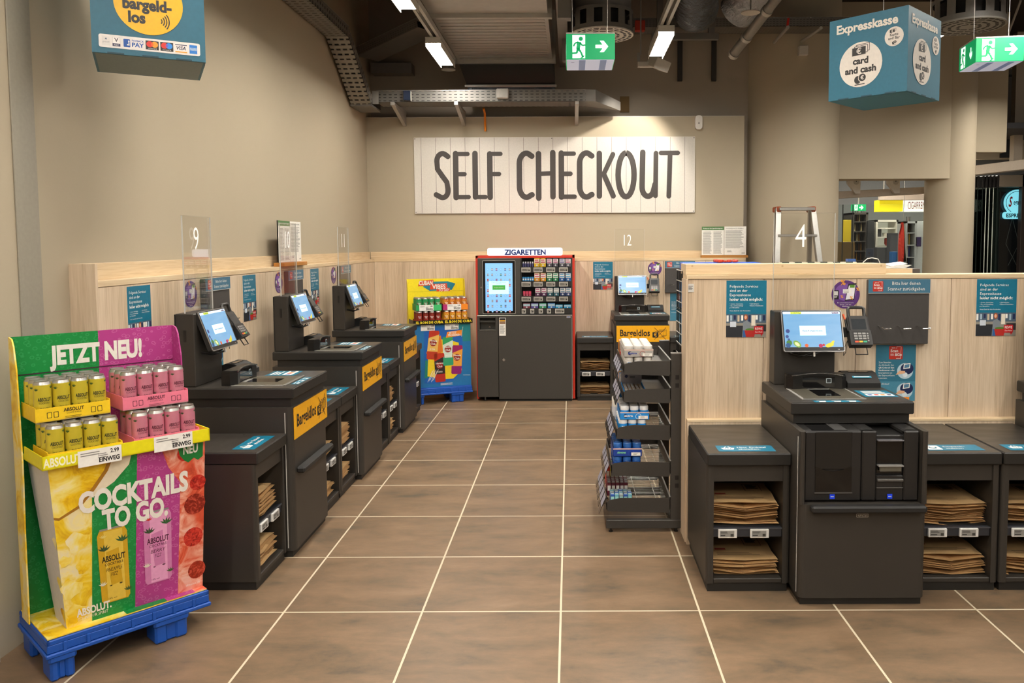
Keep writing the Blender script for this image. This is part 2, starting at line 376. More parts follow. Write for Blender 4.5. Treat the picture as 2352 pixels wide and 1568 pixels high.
m.box(.655, 3.6, .196, .34, 1.400, 1.421, WX, .001)
m.box(.650, .662, .19, .345, 0, 1.40, WZ, .001)
m.box(.655, 3.6, .150, .198, 0, .655, WZ, .001); m.box(.655, 3.6, .148, .198, .655, .667, WX, .001)
struct('wall_divider', m)
m = MB(); x1 = at(2035, 605, Y=.24).x
m.box(.656, x1, .24, .42, 1.422, 1.477, WX, .001)
m.frame((0, .24, 0))
for u, v in ((1590, 611), (1797, 611), (2024, 610)):
    p = at(u, v, Y=.24); m.disc(p.x, p.z, .0055, P('#c2a57c', .6), .0008, n=16)
tag(m.build('counter_upstand'), 'pale wooden upstand board along the top of the right counter', 'counter')
# ------------------------------------------------------------------ kiosks
def pix_basket(m, cx, cy, s, col, z=.001):
    m.poly([(cx - s, cy + .3 * s), (cx + s, cy + .3 * s), (cx + .72 * s, cy - .6 * s), (cx - .72 * s, cy - .6 * s)], col, z)
    m.line((cx - .5 * s, cy + .3 * s), (cx - .15 * s, cy + .95 * s), .16 * s, col, z); m.line((cx + .5 * s, cy + .3 * s), (cx + .15 * s, cy + .95 * s), .16 * s, col, z)
    for k in (-.4, 0, .4): m.line((cx + k * s, cy + .15 * s), (cx + k * .8 * s, cy - .45 * s), .1 * s, TEAL, z + .0003)
def kiosk(number, label, loc, rz, cash=False, full=True):
    F_ = .70 if cash else .595
    k = thing('checkout_kiosk', label, 'self-checkout kiosk', loc, rz, 'self-checkout kiosks')
    hw = .2775; r = .03
    def foot(f, w=hw, rad=r):
        p = [(w, 0), (-w, 0)]
        for i in range(7): a = R(180 + 90 * i / 6); p.append((-w + rad + rad * math.cos(a), -f + rad + rad * math.sin(a)))
        for i in range(7): a = R(270 + 90 * i / 6); p.append((w - rad + rad * math.cos(a), -f + rad + rad * math.sin(a)))
        return p
    m = MB()
    if not cash: m.prism(foot(F_), .035, .772, LAM, TOP)
    else:
        m.prism(foot(F_), .035, .452, LAM)
        for sg in (-1, 1):
            xa, xb = sorted((sg * hw, sg * (hw - .024)))
            pts = [(xa, 0), (xa, -F_ + .01)] + [((xa + xb) / 2 + (xb - xa) / 2 * math.cos(R(180 + 180 * i / 6)), -F_ + .012 + .012 * math.sin(R(180 + 180 * i / 6))) for i in range(7)] + [(xb, -F_ + .012), (xb, 0)]
            m.prism(pts, .452, .772, LAM)
        m.box(-.2535, .2535, -.46, -.005, .452, .765, LAMD)
    m.build('body', k)
    Bx(-hw + .012, hw - .012, -F_ + .018, -.02, 0, .035, LAMD).build('plinth', k)
    m = MB(); m.box(-hw - .0015, -hw + .001, -F_ + .034, -F_ + .038, .05, .745, LGREY); m.box(hw - .001, hw + .0015, -F_ + .034, -F_ + .038, .05, .745, LGREY); m.build('edge_strip', k)
    h = MB(); h.box(-.235, .262, -F_ - .042, -F_ + .002, .424, .456, BLKM, .008)
    h.build('bag_ledge', k)
    py = -.55 if cash else -.605
    Bx(-.262, .262, py + .02, -.03, .772, .815, LAMD).build('neck', k)
    m = MB(); m.box(-hw, hw, py, 0, .815, .87, LAMD, .005); m.box(-hw + .004, hw - .004, py + .004, -.004, .869, .8706, TOP); m.build('platform', k)
    # scanner plate
    dy = 0 if cash else -.045
    m = MB(); m.box(-.21, .08, -.49 + dy, -.215 + dy, .870, .8735, GREY, .001)
    m.box(-.198, -.115, -.48 + dy, -.225 + dy, .8735, .8745, ribbed); m.box(-.008, .068, -.48 + dy, -.225 + dy, .8735, .8745, ribbed)
    m.box(-.115, -.008, -.42 + dy, -.255 + dy, .8735, .8747, GLOSSB); m.box(-.115, -.008, -.48 + dy, -.42 + dy, .8735, .8745, ribbed)
    m.box(-.212, .082, -.498 + dy, -.486 + dy, .870, .8765, ALU, .002); m.build('scanner_plate', k)
    # upright scanner window
    hd = MB(); y0 = -.215 + dy
    pts = [(-.208, y0 + .045), (-.212, y0 + .0), (-.185, y0 - .03), (-.1, y0 - .012), (-.06, y0 - .008), (0, y0 - .012), (.055, y0 - .03), (.085, y0), (.08, y0 + .045)]
    hd.prism([(x, y) for x, y in pts], .8706, .924, BLK)
    for q in range(5):
        e0, e1 = (1 - .035 * (1 - math.cos(R(90 * j / 5))) * 2 for j in (q, q + 1)); z0, z1 = (.924 + .022 * math.sin(R(90 * j / 5)) for j in (q, q + 1)); hd.prism([((x + .064) * e1 - .064, (y - y0) * e1 + y0) for x, y in pts], z0, z1, BLK)
    hd.frame((0, y0 - .0165, .872)).rrect(-.185, .06, .01, .06, .008, GLOSSB, .003); hd.rrect(-.02, .006, .03, .054, .002, P('#b8c4c8', .2), .0036); hd.rrect(-.017, .003, .033, .051, .002, P('#2c3134', .2), .004)
    hd.world(); hd.tube([(-.19, y0 - .032, .94), (-.1, y0 - .014, .947), (-.06, y0 - .01, .948), (0, y0 - .014, .947), (.06, y0 - .032, .94)], .004, P('#5f5d5a', .2, .8), 6)
    hood = hd.build('scanner_hood', k)
    # receipt printer
    m = MB(); x0, x1 = .098, .262; yf = -.20 + dy * .5
    m.frame((x0, 0, 0), (0, 1, 0), (0, 0, 1)); m.prism([(yf, .8706), (yf + .16, .8706), (yf + .16, .922), (yf + .12, .938), (yf + .07, .935), (yf + .015, .904), (yf, .895)], 0, x1 - x0, BLKM); m.world()
    m.box(x0 + .03, x1 - .035, yf + .075, yf + .1, .9345, .9385, GLOSSB)
    pr = m.build('receipt_printer', k)
    n = Vector((0, -.035, .055)).normalized(); m = MB(); m.frame((x0 + .015, yf + .02, .909), (1, 0, 0), (0, .055, .035))
    m.rect(.02, .115, .012, .026, TEALL, .0012); m.lines(.028, .106, .0165, 1, .006, WINK, .005, .0016, .02); m.build('printer_label', pr)
    # stickers
    m = MB(); m.frame((.18, -.35 + dy, .8708), (1, 0, 0), (0, 1, 0)); m.rect(-.078, .078, -.08, .08, TEAL)
    m.lines(-.055, .06, .052, 3, .019, WINK, .010, .001, .25)
    m.rrect(-.06, .068, -.06, -.005, .008, WINK, .001)
    for i, c in enumerate((BLUE, RED, ORANGE, NAVY)): m.rect(-.05 + i * .03, -.03 + i * .03, -.045, -.02, c, .0014)
    m.build('payment_sticker', k)
    m = MB(); m.frame((-.065, -.527 + dy, .8708), (1, 0, 0), (0, 1, 0)); m.rect(-.105, .105, -.02, .02, TEAL)
    for i, s in enumerate(('1 Scannen', '2 Zahlen', '3 Bon')): m.lines(-.09 + i * .068, -.045 + i * .068, .006, 1, .01, WINK, .005, .001, .1); m.rrect(-.083 + i * .068, -.053 + i * .068, -.016, -.002, .003, WINK, .001)
    m.build('instruction_sticker', k)
    # tower with number panel
    m = MB(); m.box(-.24, .066, -.10, -.005, .8706, 1.243, LAM, .004); m.box(-.239, .065, -.006, -.001, .8706, 1.24, LAMD)
    for x in (-.17, .03): m.frame((x, -.1002, .93), (1, 0, 0), (0, 0, 1)).disc(0, 0, .003, BLK, n=10)
    m.world(); m.box(-.2405, -.2395, -.06, -.045, 1.10, 1.16, BLK); m.build('tower', k)
    pn = MB(); pn.box(-.24, .07, -.062, -.052, 1.243, 1.738, ACR, .0015)
    for x in (-.2403, .0685): pn.box(x, x + .0018, -.0605, -.0535, 1.245, 1.736, EDGE)
    pnl = pn.build('number_panel', k)
    if number: m = MB(); m.frame((-.125, -.0625, 1.565), (1, 0, 0), (0, 0, 1)).text(number, .02, 0, .115, P('#f6f4f0', .4, em=.25), .055 if len(number) == 1 else .08, z=.0006, bold=-.008); m.build('number', pnl)
    # monitor
    mz, mt = 1.15, R(20); cx = -.062
    up = Vector((0, math.sin(mt), math.cos(mt))); ctr = Vector((cx, -.145, mz))
    mo = MB(); mo.frame(ctr, (1, 0, 0), up)
    mo.prism(rr(-.150, .150, -.105, .105, .010), -.026, -.004, BLKM); mo.prism(rr(-.152, .152, -.107, .107, .011), -.004, 0, P('#9b9a98', .3, .6), smooth=False)
    mo.rrect(-.148, .148, -.103, .103, .008, BLK, .0006)
    mo.disc(.118, -.0955, .0015, WINK, .0012, n=8); mo.disc(.124, -.0955, .0015, WINK, .0012, n=8)
    mo.world(); mo.bar((cx, -.13, mz), (cx, -.10, mz), .07, .07, BLKM, .004); mo.bar((cx, -.172, mz - .098), (cx, -.178, mz - .125), .008, .008, LGREY)
    mon = mo.build('monitor', k)
    sc = MB(); sc.frame(ctr, (1, 0, 0), up); sc.rect(-.143, .143, -.084, .098, SCR, .0009)
    sc.rect(-.143, .143, .086, .098, EM('#cfe4f7', .75), .0012); sc.rect(-.105, -.05, .086, .097, P('#c2d63a', .5, em=.5), .0014); sc.text('0.000kg', -.077, .0885, .0062, INK, .048, z=.0016)
    sc.rect(.103, .135, .087, .096, P('#4a2f6b', .5, em=.3), .0014); sc.text('REWE', .119, .0885, .006, WINK, .027, z=.0017)
    sc.rect(-.065, .065, -.025, .025, EM('#bfe0f8', .85), .0012); sc.text('Kasse %s ist geschlossen.' % number if number else 'Kasse ist geschlossen.', 0, -.004, .0075, NAVY, .10, z=.0018, bold=.02)
    sc.disc(-.125, -.002, .010, P('#2d3f86', .4), .0012); sc.disc(-.13, -.03, .008, P('#31488e', .4), .0012); sc.disc(-.123, -.045, .006, P('#31488e', .4), .0012)
    sc.disc(-.122, -.062, .014, P('#3f7a34', .4), .0012); sc.disc(-.128, -.075, .012, P('#1f4f86', .4), .0013); sc.disc(-.083, -.068, .022, P('#7fae4f', .4), .0013, .014, rot=-.7); sc.disc(-.083, -.069, .014, P('#dfe6b2', .4), .0016, .008, rot=-.7)
    sc.disc(-.037, -.076, .009, P('#d8602a', .4), .0012); sc.disc(.033, -.077, .010, P('#b42a5c', .4), .0012); sc.disc(.048, -.073, .006, P('#c23030', .4), .0013); sc.disc(.078, -.074, .022, P('#d9d23a', .4), .0012, .010, rot=.3); sc.disc(.092, -.062, .014, P('#e8d83c', .4), .0014, .006, rot=.8)
    sc.build('screen', mon)
    c = MB(); c.tube([(-.17, -.10, 1.04), (-.16, -.13, 1.035), (-.11, -.16, 1.025), (-.07, -.165, 1.045)], .005, BLK, 6); c.tube([(-.17, -.10, 1.035), (-.13, -.14, 1.02), (-.06, -.17, 1.03), (-.03, -.165, 1.05)], .005, BLK, 6); c.build('cable', k)
    # card terminal
    tt = R(33); tu = Vector((.03, math.sin(tt), math.cos(tt))); tc = Vector((.172, -.138, 1.156))
    te = MB(); te.frame(tc, (1, 0, .0), tu)
    te.prism(rr(-.053, .053, -.085, .075, .012), -.038, 0, BLKM); te.prism(rr(-.045, .045, -.03, .07, .006), 0, .005, P('#2f2d2c', .35)); te.rrect(-.036, .036, -.005, .055, .003, P('#34373a', .15), .0056)
    te.prism([(-.054, -.09), (.054, -.09), (.054, -.01), (-.054, -.01)], -.03, .008, P('#252423', .4))
    te.tube([(-.04, .07, -.01), (-.04, .115, .0), (-.03, .122, .002), (.03, .122, .002), (.04, .115, 0), (.04, .07, -.01)], .009, P('#2a2928', .35), 8)
    te.tube([(-.028, -.088, -.02), (-.028, -.13, -.02), (.03, -.13, -.02), (.03, -.088, -.02)], .003, BLK, 6)
    te.world(); te.bar((.06, -.085, 1.13), (.15, -.10, 1.14), .03, .05, BLKM, .003)
    ter = te.build('card_terminal', k)
    kp = MB(); kp.frame(tc, (1, 0, 0), tu); kp.rrect(-.042, .042, -.084, -.016, .004, BLK, .0086)
    for a in range(3):
        for b in range(3): kp.rrect(-.034 + a * .021, -.017 + a * .021, -.033 - b * .014, -.024 - b * .014, .001, P('#8d8c8a', .5), .0095)
    for b in range(4): kp.rrect(.030, .038, -.033 - b * .013, -.025 - b * .013, .001, P('#8d8c8a', .5), .0095)
    for a, cc in enumerate((P('#d8502a', .4), P('#d9b22a', .4), P('#2a9a72', .4))): kp.rrect(-.034 + a * .021, -.016 + a * .021, -.078, -.069, .001, cc, .0095)
    kp.build('keypad', ter)
    pe = MB(); pe.tube([tc + Vector((-.062, .03, .045)), tc + Vector((-.055, -.0, -.01))], .004, BLK, 6); pe.tube([tc + Vector((-.066, .045, .07)), tc + Vector((-.062, .03, .045))], .0055, P('#e05a2a', .4), 6)
    pe.tube([tc + Vector((-.055, 0, -.01)), tc + Vector((-.05, .02, -.07)), tc + Vector((-.06, .015, -.12)), tc + Vector((-.072, .01, -.135)), tc + Vector((-.07, .01, -.1)), tc + Vector((-.05, .02, -.06))], .0016, BLK, 5); pe.build('stylus', ter)
    if not cash:
        s = MB(); s.box(-.255, .277, -F_ - .0035, -F_, .603, .765, P('#f0ae12', .4)); s.frame((0, -F_ - .0035, 0))
        s.text('Bargeldlos', -.22, .662, .062, INK, .30, al='L', bold=.02)
        s.rrect(.105, .165, .645, .70, .006, INK); s.text('€', .135, .657, .035, YEL, z=.0012, bold=.01)
        for d in (.0, .02, .04): s.tube([(.168 + d, .648 + d * .4, .0005), (.215 + d * .8, .648 + d * .4, .0005), (.215 + d * .8, .705 + d * .4, .0005), (.13 + d, .705 + d * .4, .0005)], .0016, INK, 4)
        s.line((.125, .625), (.24, .745), .004, INK, .0016); s.line((.125, .745), (.24, .625), .004, INK, .0016); s.build('cashless_sign', k)
    else:
        f = -.67
        u = MB(); u.box(-.25, -.001, f + .02, -.45, .458, .768, P('#1d1c1b', .4), .004)
        u.box(-.25, -.001, f, f + .02, .458, .768, P('#201e1d', .42), .006); u.box(-.205, -.045, f - .004, f + .001, .60, .766, P('#1a1918', .3), .003)
        u.frame((0, f, 0)); u.poly([(-.203, .5), (-.045, .5), (-.045, .612), (-.085, .598), (-.125, .59), (-.165, .598), (-.203, .612)], GLOSSB, .0045); u.rrect(-.207, -.041, .493, .5, .002, P('#4a4846', .3), .006)
        u.rect(-.138, -.116, .468, .489, P('#1436b8', .4, em=.5), .001); u.rect(-.134, -.120, .477, .480, WINK, .0015)
        u.world(); u.box(-.215, -.06, -.655, -.5, .7665, .7685, GLOSSB); u.box(-.115, -.06, -.65, -.52, .768, .7695, P('#4b4a49', .3)); u.build('coin_unit', k)
        u = MB(); u.box(.001, .25, f + .02, -.45, .458, .745, P('#1d1c1b', .4), .004)
        u.box(.001, .065, f, f + .03, .458, .768, P('#201e1d', .42), .006); u.box(.185, .25, f, f + .03, .458, .768, P('#201e1d', .42), .006); u.box(.065, .185, f + .004, f + .03, .458, .57, P('#201e1d', .42), .004)
        u.box(.07, .18, f + .012, f + .02, .58, .72, GLOSSB); u.box(.068, .182, f - .002, f + .03, .722, .728, P('#6d6c70', .25, .3), .001)
        u.box(.07, .18, f - .012, f + .02, .612, .618, P('#8b8985', .15), .001); u.box(.078, .172, f - .006, f + .005, .59, .612, P('#5c594f', .15), .001)
        u.box(.068, .182, f - .006, f + .01, .545, .556, P('#555350', .3), .002); u.box(.068, .182, f - .002, f + .01, .515, .518, P('#6a6865', .3))
        u.frame((0, f, 0)); u.rect(.114, .136, .468, .489, P('#1436b8', .4, em=.5), .001); u.rect(.118, .132, .477, .480, WINK, .0015)
        u.world(); u.box(.001, .065, -.665, -.46, .745, .768, P('#262524', .4), .006); u.box(.185, .25, -.665, -.46, .745, .768, P('#262524', .4), .006); u.build('banknote_unit', k)
        b = MB(); b.frame((0, -F_, 0)); b.rrect(-.03, .022, .396, .412, .002, P('#b9b3a6', .4)); b.rrect(-.0285, .0205, .3975, .4105, .001, P('#3b3733', .4), .001); b.text('4|P|O|S', -.004, .400, .008, P('#c9c3b6', .4), .044, z=.0015); b.build('maker_badge', k)
    return k
ribbed = ribbed_metal()
def screen_mat():
    t = NT('lit_blue_screen'); nz = t.noise(t.obj((1, 1, 4)), 9, 4); c = t.mix(nz, lin('#79b8ee'), lin('#9fd2f7'))
    b = t.bsdf(tuple(x * .2 for x in lin('#79b8ee')), .25, em=.66); t.l(c, b.inputs['Emission Color']); return t.m
SCR = screen_mat()
K9Y, PITCHY = .275, 1.3225
kiosk('9', 'nearest dark self-checkout kiosk on the left under the clear panel numbered 9', (-1.95, K9Y, 0), 90)
kiosk('10', 'middle dark self-checkout kiosk on the left under the clear panel numbered 10', (-1.95, K9Y + PITCHY, 0), 90)
kiosk('11', 'farthest dark self-checkout kiosk on the left under the clear panel numbered 11', (-1.95, K9Y + 2 * PITCHY, 0), 90)
kiosk('12', 'dark self-checkout kiosk against the back wall under the clear panel numbered 12', (.762, 4.545, 0), 0)
kiosk('4', 'large dark self-checkout kiosk on the right with coin and banknote slots, panel numbered 4', (1.317, .14, 0), 0, cash=True)
kiosk('', 'dark self-checkout kiosk cut off by the right edge of the photo', (1.317 + 1.3225, .14, 0), 0, cash=True)
# ------------------------------------------------------------------ open cabinets beside the kiosks and the bags in them
_bag = []
def bag_meshes():
    out = []
    for v in range(4):
        nx, ny = 8, 6; w, d, th = .30, .30, .0062; vs = []; fs = []; sag = (.004, .012, .001, .018)[v]
        for s in (0, 1):
            for j in range(ny + 1):
                for i in range(nx + 1):
                    a, b = i / nx - .5, j / ny - .5
                    z = -sag * (1 - abs(a) * 2) * (1 if v != 2 else math.cos(b * 6)) + .0012 * math.sin(7 * a + v * 2 + 5 * b)
                    ed = max(abs(a), abs(b)) > .49
                    vs.append((a * w + .003 * math.sin(9 * b + v), b * d + .004 * math.sin(8 * a + 2 * v), z + (.5 if ed else s) * th * (.9 if s else 1)))
        n = (nx + 1) * (ny + 1)
        for j in range(ny):
            for i in range(nx):
                q = j * (nx + 1) + i; fs += [(q, q + nx + 1, q + nx + 2, q + 1), (n + q, n + q + 1, n + q + nx + 2, n + q + nx + 1)]
        m = MB(); m.add(vs, fs, KRAFT if v % 2 == 0 else KRAFTD)
        if v in (0, 2):
            m.frame((0, 0, th + (.0035 if v == 0 else .003)), (1, 0, 0), (0, 1, 0))
            inkb = P('#54402a', .8)
            for q in ((.03, .11, .0, .0022), (.03, .11, .098, .1002)): m.rect(q[0], q[1], q[2], q[3], inkb)
            for q in ((.03, .0322), (.108, .11)): m.rect(q[0], q[1], 0, .1, inkb)
            m.lines(.042, .10, .082, 5, .012, inkb, .008, .001); m.rect(-.12, -.07, -.05, -.03, P('#a5402a', .8)) ; m.lines(-.12, .1, -.09, 3, .012, inkb, .003, .001)
        out.append(m)
    return out
BAGM = bag_meshes()
def bag_stack(x, y, z, n, rz, where, cx=0):
    c, s = math.cos(R(rz)), math.sin(R(rz))
    grp = 'paper bags in ' + where
    for i in range(n):
        v = random.choice((1, 3, 1, 3, 0)) if i < n - 1 else random.choice((0, 2))
        lab = ('%s paper bag from the bottom, %s' % (ORD[i], where)) if i < n - 1 else 'topmost paper bag, %s' % where
        lx, ly = random.uniform(-.006, .006), random.uniform(-.012, .012)
        loc = (x + c * lx - s * ly, y + s * lx + c * ly, z + .0078 * i + (.018 if True else 0))
        if v not in _bag_src:
            _bag_src[v] = tag(put(BAGM[v].build('paper_bag'), loc, rz + random.uniform(-2.5, 2.5)), lab, 'paper bag', grp)
        else: dup(_bag_src[v], loc, rz + random.uniform(-2.5, 2.5), lab, grp)
_bag_src = {}
def cabinet(loc, rz, w, label, where, sticker='basket', nb=(12, 9)):
    """open base cabinet: front towards local -y, back at y=0, x from 0 to w"""
    k = thing('shelf_cabinet', label, 'cabinet', loc, rz, 'open base cabinets')
    D = .56; t = .033
    m = MB()
    for xa, sg in ((0, 1), (w, -1)):
        pts = [(xa, 0), (xa, -D + .016)] + [(xa + sg * (.016 - .016 * math.cos(R(90 * i / 4))), -D + .016 - .016 * math.sin(R(90 * i / 4))) for i in range(5)] + [(xa + sg * t, -D), (xa + sg * t, 0)]
        m.prism(pts, .04, .588, LAM)
    m.box(t, w - t, -D + .008, -D + .025, .512, .586, LAM); m.box(t, w - t, -.02, 0, .04, .58, LAMD); m.box(t, w - t, -D + .004, -.02, .04, .062, LAM, .003)
    m.build('carcass', k)
    Bx(.008, w - .008, -D + .012, -.02, 0, .04, LAMD).build('plinth', k)
    m = MB(); m.box(.001, w - .001, -D - .014, 0, .588, .644, LAMD, .005); m.box(.005, w - .005, -D - .009, -.003, .6435, .6446, TOP); m.build('worktop', k)
    sh = Bx(t, w - t, -D + .04, -.02, .288, .300, LAMD).build('shelf', k)
    r = MB(); r.box(t, w - t, -D + .012, -D + .038, .252, .296, P('#2b2d33', .4), .003); r.box(t, w - t, -D + .008, -D + .014, .290, .2965, P('#43454b', .35)); r.build('price_rail', sh)
    for q in (.055, .055 + (w - .1) * .52):
        p = MB(); p.box(q, q + .085, -D - .001, -D + .012, .252, .292, P('#d9d7d3', .4), .002); p.frame((q, -D - .001, .252)); p.rect(.007, .072, .006, .034, P('#8f8d88', .5))
        p.lines(.01, .05, .028, 2, .005, INK, .0022, .0012); p.rect(.055, .069, .008, .02, P('#3a3936', .5), .0012); p.lines(.01, .04, .011, 1, .005, INK, .004, .0012); p.build('price_tag', k)
    if sticker:
        s = MB(); s.frame((w / 2, -D + .075, .6448), (1, 0, 0), (0, 1, 0)); s.rect(-.13, .13, -.052, .052, TEAL)
        if sticker == 'basket': pix_basket(s, -.08, 0, .032, WINK); s.text('Hier Einkauf', -.035, .008, .017, WINK, .135, 'L', bold=.01); s.text('abstellen.', -.035, -.024, .017, WINK, .10, 'L', bold=.01)
        else:
            s.rrect(-.12, -.055, -.035, .035, .004, WINK, .001); s.disc(-.088, 0, .018, TEAL, .0014); s.disc(-.088, .005, .012, WINK, .0018)
            s.text('Einpack-', -.035, .008, .017, WINK, .1, 'L', bold=.01); s.text('station', -.035, -.024, .017, WINK, .08, 'L', bold=.01)
        s.build('worktop_sticker', k)
    c, sn = math.cos(R(rz)), math.sin(R(rz))
    for n, z, nm in zip(nb, (.288, .046), ('upper stack', 'lower stack')):
        if n:
            lx, ly = w / 2 - .004, -D + .04 + .155
            bag_stack(loc[0] + c * lx - sn * ly, loc[1] + sn * lx + c * ly, z, n, rz, nm + ' in ' + where)
    return k
YB = .14
cabinet((.659, YB, 0), 0, .379, 'dark open cabinet between the end of the wooden divider and the cash kiosk', 'cabinet left of the cash kiosk', 'basket', (13, 9))
cabinet((1.612, YB, 0), 0, .374, 'dark open cabinet directly right of the cash kiosk with a packing station sticker', 'cabinet right of the cash kiosk', 'pack', (12, 12))
cabinet((1.992, YB, 0), 0, .36, 'dark open cabinet at the right edge of the photo beside the packing cabinet', 'cabinet at the right edge', 'basket', (11, 11))
XL = -1.955
cabinet((XL, -.385, 0), 90, .374, 'nearest dark open cabinet on the left, just behind the drinks display', 'nearest left cabinet', 'basket', (13, 12))
cabinet((XL, .558, 0), 90, .374, 'dark open cabinet directly beyond the nearest left kiosk', 'cabinet beyond the nearest left kiosk', 'pack', (10, 9))
cabinet((XL, .937, 0), 90, .374, 'dark open cabinet directly before the middle left kiosk', 'cabinet before the middle left kiosk', 'basket', (14, 11))
cabinet((XL, 1.884, 0), 90, .374, 'dark open cabinet directly beyond the middle left kiosk', 'cabinet beyond the middle left kiosk', 'pack', (6, 0))
cabinet((XL, 2.262, 0), 90, .374, 'dark open cabinet directly before the farthest left kiosk', 'cabinet before the farthest left kiosk', 'basket', (14, 11))
cabinet((XL, 3.204, 0), 90, .40, 'last dark open cabinet on the left, beyond the farthest left kiosk', 'last left cabinet by the far display', 'pack', (12, 9))
cabinet((.108, 4.545, 0), 0, .372, 'dark open cabinet at the back between the cigarette machine and the back-wall kiosk', 'cabinet left of the back-wall kiosk', 'basket', (11, 10))
cabinet((1.045, 4.545, 0), 0, .372, 'dark open cabinet right of the back-wall kiosk, mostly hidden by the sweets rack', 'cabinet right of the back-wall kiosk', 'pack', (0, 0))
# ------------------------------------------------------------------ wall sign
m = MB()
xl, xr, zt, zb = -1.640, 1.401, 2.738, 1.921
m.box(xl, xr, 4.700, 4.712, zb, zt, P('#d9d3c9', .45))
m.frame((0, 4.700, 0))
pl = 19; wv = .1585; x = xl + .078
for i in range(pl):
    xx = x + i * wv
    if xx < xr - .02: m.rect(xx - .0035, xx + .0035, zb + .004, zt - .004, P('#a59c92', .6), .0006); m.rect(xx + .0035, xx + .0065, zb + .004, zt - .004, P('#ece8e1', .5), .0006)
for xx in (xl + .012, (xl + xr) / 2 - .03, xr - .012):
    for zz in (zb + .014, zt - .014): m.disc(xx, zz, .006, P('#77736d', .4), .0012, n=10)
sg = m.build('wall_sign'); tag(sg, 'large white planked wall sign reading SELF CHECKOUT in dark letters', 'sign')
# hand-drawn narrow capitals, as rounded strokes (units: letter height 1)
def stroke_letters(m, word_strokes, x0, z0, H, mat):
    for px, st in word_strokes:
        for k, (pts, w) in enumerate(st):
            q = [Vector((x0 + px[0] + p[0] * px[1], z0 + p[1] * H)) for p in pts]
            n = len(q); L = []; Rr = []; z = .0012 + .0007 * k
            for i, p in enumerate(q):
                d = (q[min(i + 1, n - 1)] - q[max(i - 1, 0)]).normalized(); nn = Vector((-d.y, d.x)) * w / 2; L.append(p + nn); Rr.append(p - nn)
            closed = (q[0] - q[-1]).length < 1e-4
            ring = list(L) if closed else list(L) + [q[-1] + Vector(((L[-1] - q[-1]).x * math.cos(a) + (L[-1] - q[-1]).y * math.sin(a), (L[-1] - q[-1]).y * math.cos(a) - (L[-1] - q[-1]).x * math.sin(a))) for a in [math.pi * j / 8 for j in range(1, 8)]]
            cap0 = [] if closed else [q[0] + Vector(((Rr[0] - q[0]).x * math.cos(a) + (Rr[0] - q[0]).y * math.sin(a), (Rr[0] - q[0]).y * math.cos(a) - (Rr[0] - q[0]).x * math.sin(a))) for a in [math.pi * j / 8 for j in range(1, 8)]]
            vs = [(p.x, p.y, z) for p in L + Rr]; m.add(vs, [(n + i, n + i + 1, i + 1, i) for i in range(n - 1)], mat)
            if not closed:
                m.poly([(p.x, p.y) for p in [L[-1]] + ring[n:] + [Rr[-1]]], mat, z); m.poly([(p.x, p.y) for p in [Rr[0]] + cap0 + [L[0]]], mat, z)
def arc(cx, cy, rx, ry, a0, a1, n=14): return [(cx + rx * math.cos(R(a0 + (a1 - a0) * i / n)), cy + ry * math.sin(R(a0 + (a1 - a0) * i / n))) for i in range(n + 1)]
W_ = .060
E_ = [([(.18, .04), (.18, .96)], W_), ([(.18, .95), (.86, .95)], .047), ([(.18, .53), (.68, .53)], .047), ([(.18, .05), (.9, .05)], .047)]
S_ = [([(.88, .90)] + arc(.55, .80, .36, .16, 60, 180) + [(.22, .64), (.5, .5), (.80, .36), (.86, .22)] + arc(.52, .18, .34, .14, 0, -120) + [(.12, .10)], .057)]
C_ = [([(.88, .90)] + arc(.58, .74, .38, .22, 55, 180) + arc(.58, .26, .38, .22, 180, 305) + [(.88, .09)], .060)]
LET = {'S': S_, 'E': E_, 'L': [([(.25, .96), (.25, .05)], W_), ([(.25, .05), (.9, .05)], .047)], 'F': [([(.2, .04), (.2, .95)], W_), ([(.2, .95), (.9, .95)], .047), ([(.2, .53), (.8, .53)], .047)],
       'C': C_, 'H': [([(.18, .02), (.18, .95)], W_), ([(.85, .05), (.85, .97)], W_), ([(.18, .53), (.85, .54)], .047)],
       'K': [([(.2, .06), (.2, .95)], W_), ([(.88, .93), (.42, .52), (.3, .52)], .052), ([(.42, .52), (.9, .06)], .056)],
       'O': [(arc(.5, .5, .38, .46, 90, 450, 28), .060)], 'U': [([(.2, .97)] + [(.17, .3)] + arc(.46, .24, .29, .19, 180, 330) + [(.8, .3)], .060), ([(.84, .95), (.82, .06)], .052)],
       'T': [([(.08, .955), (.96, .955)], .048), ([(.56, .95), (.5, .05)], .052)]}
spots = [('S', 248, 368), ('E', 388, 520), ('L', 528, 645), ('F', 645, 760), ('C', 862, 1000), ('H', 1005, 1165), ('E', 1180, 1318), ('C', 1315, 1450), ('K', 1460, 1610), ('O', 1612, 1770), ('U', 1785, 1940), ('T', 1940, 2085)]
lt = MB(); lt.frame((0, 4.700, 0)); dk = P('#413b38', .55)
px2x = lambda q: xl + (q - 100) / (2208 - 100) * (xr - xl)
zz0, zz1 = zt - (545 - 82) / (650 - 82) * (zt - zb), zt - (188 - 82) / (650 - 82) * (zt - zb)
for word in (spots[:4], spots[4:]):
    lt = MB(); lt.frame((0, 4.700, 0))
    for ch, a, c in word: stroke_letters(lt, [((px2x(a), px2x(c) - px2x(a)), LET[ch])], 0, zz0, zz1 - zz0, dk)
    lt.build('lettering', sg)
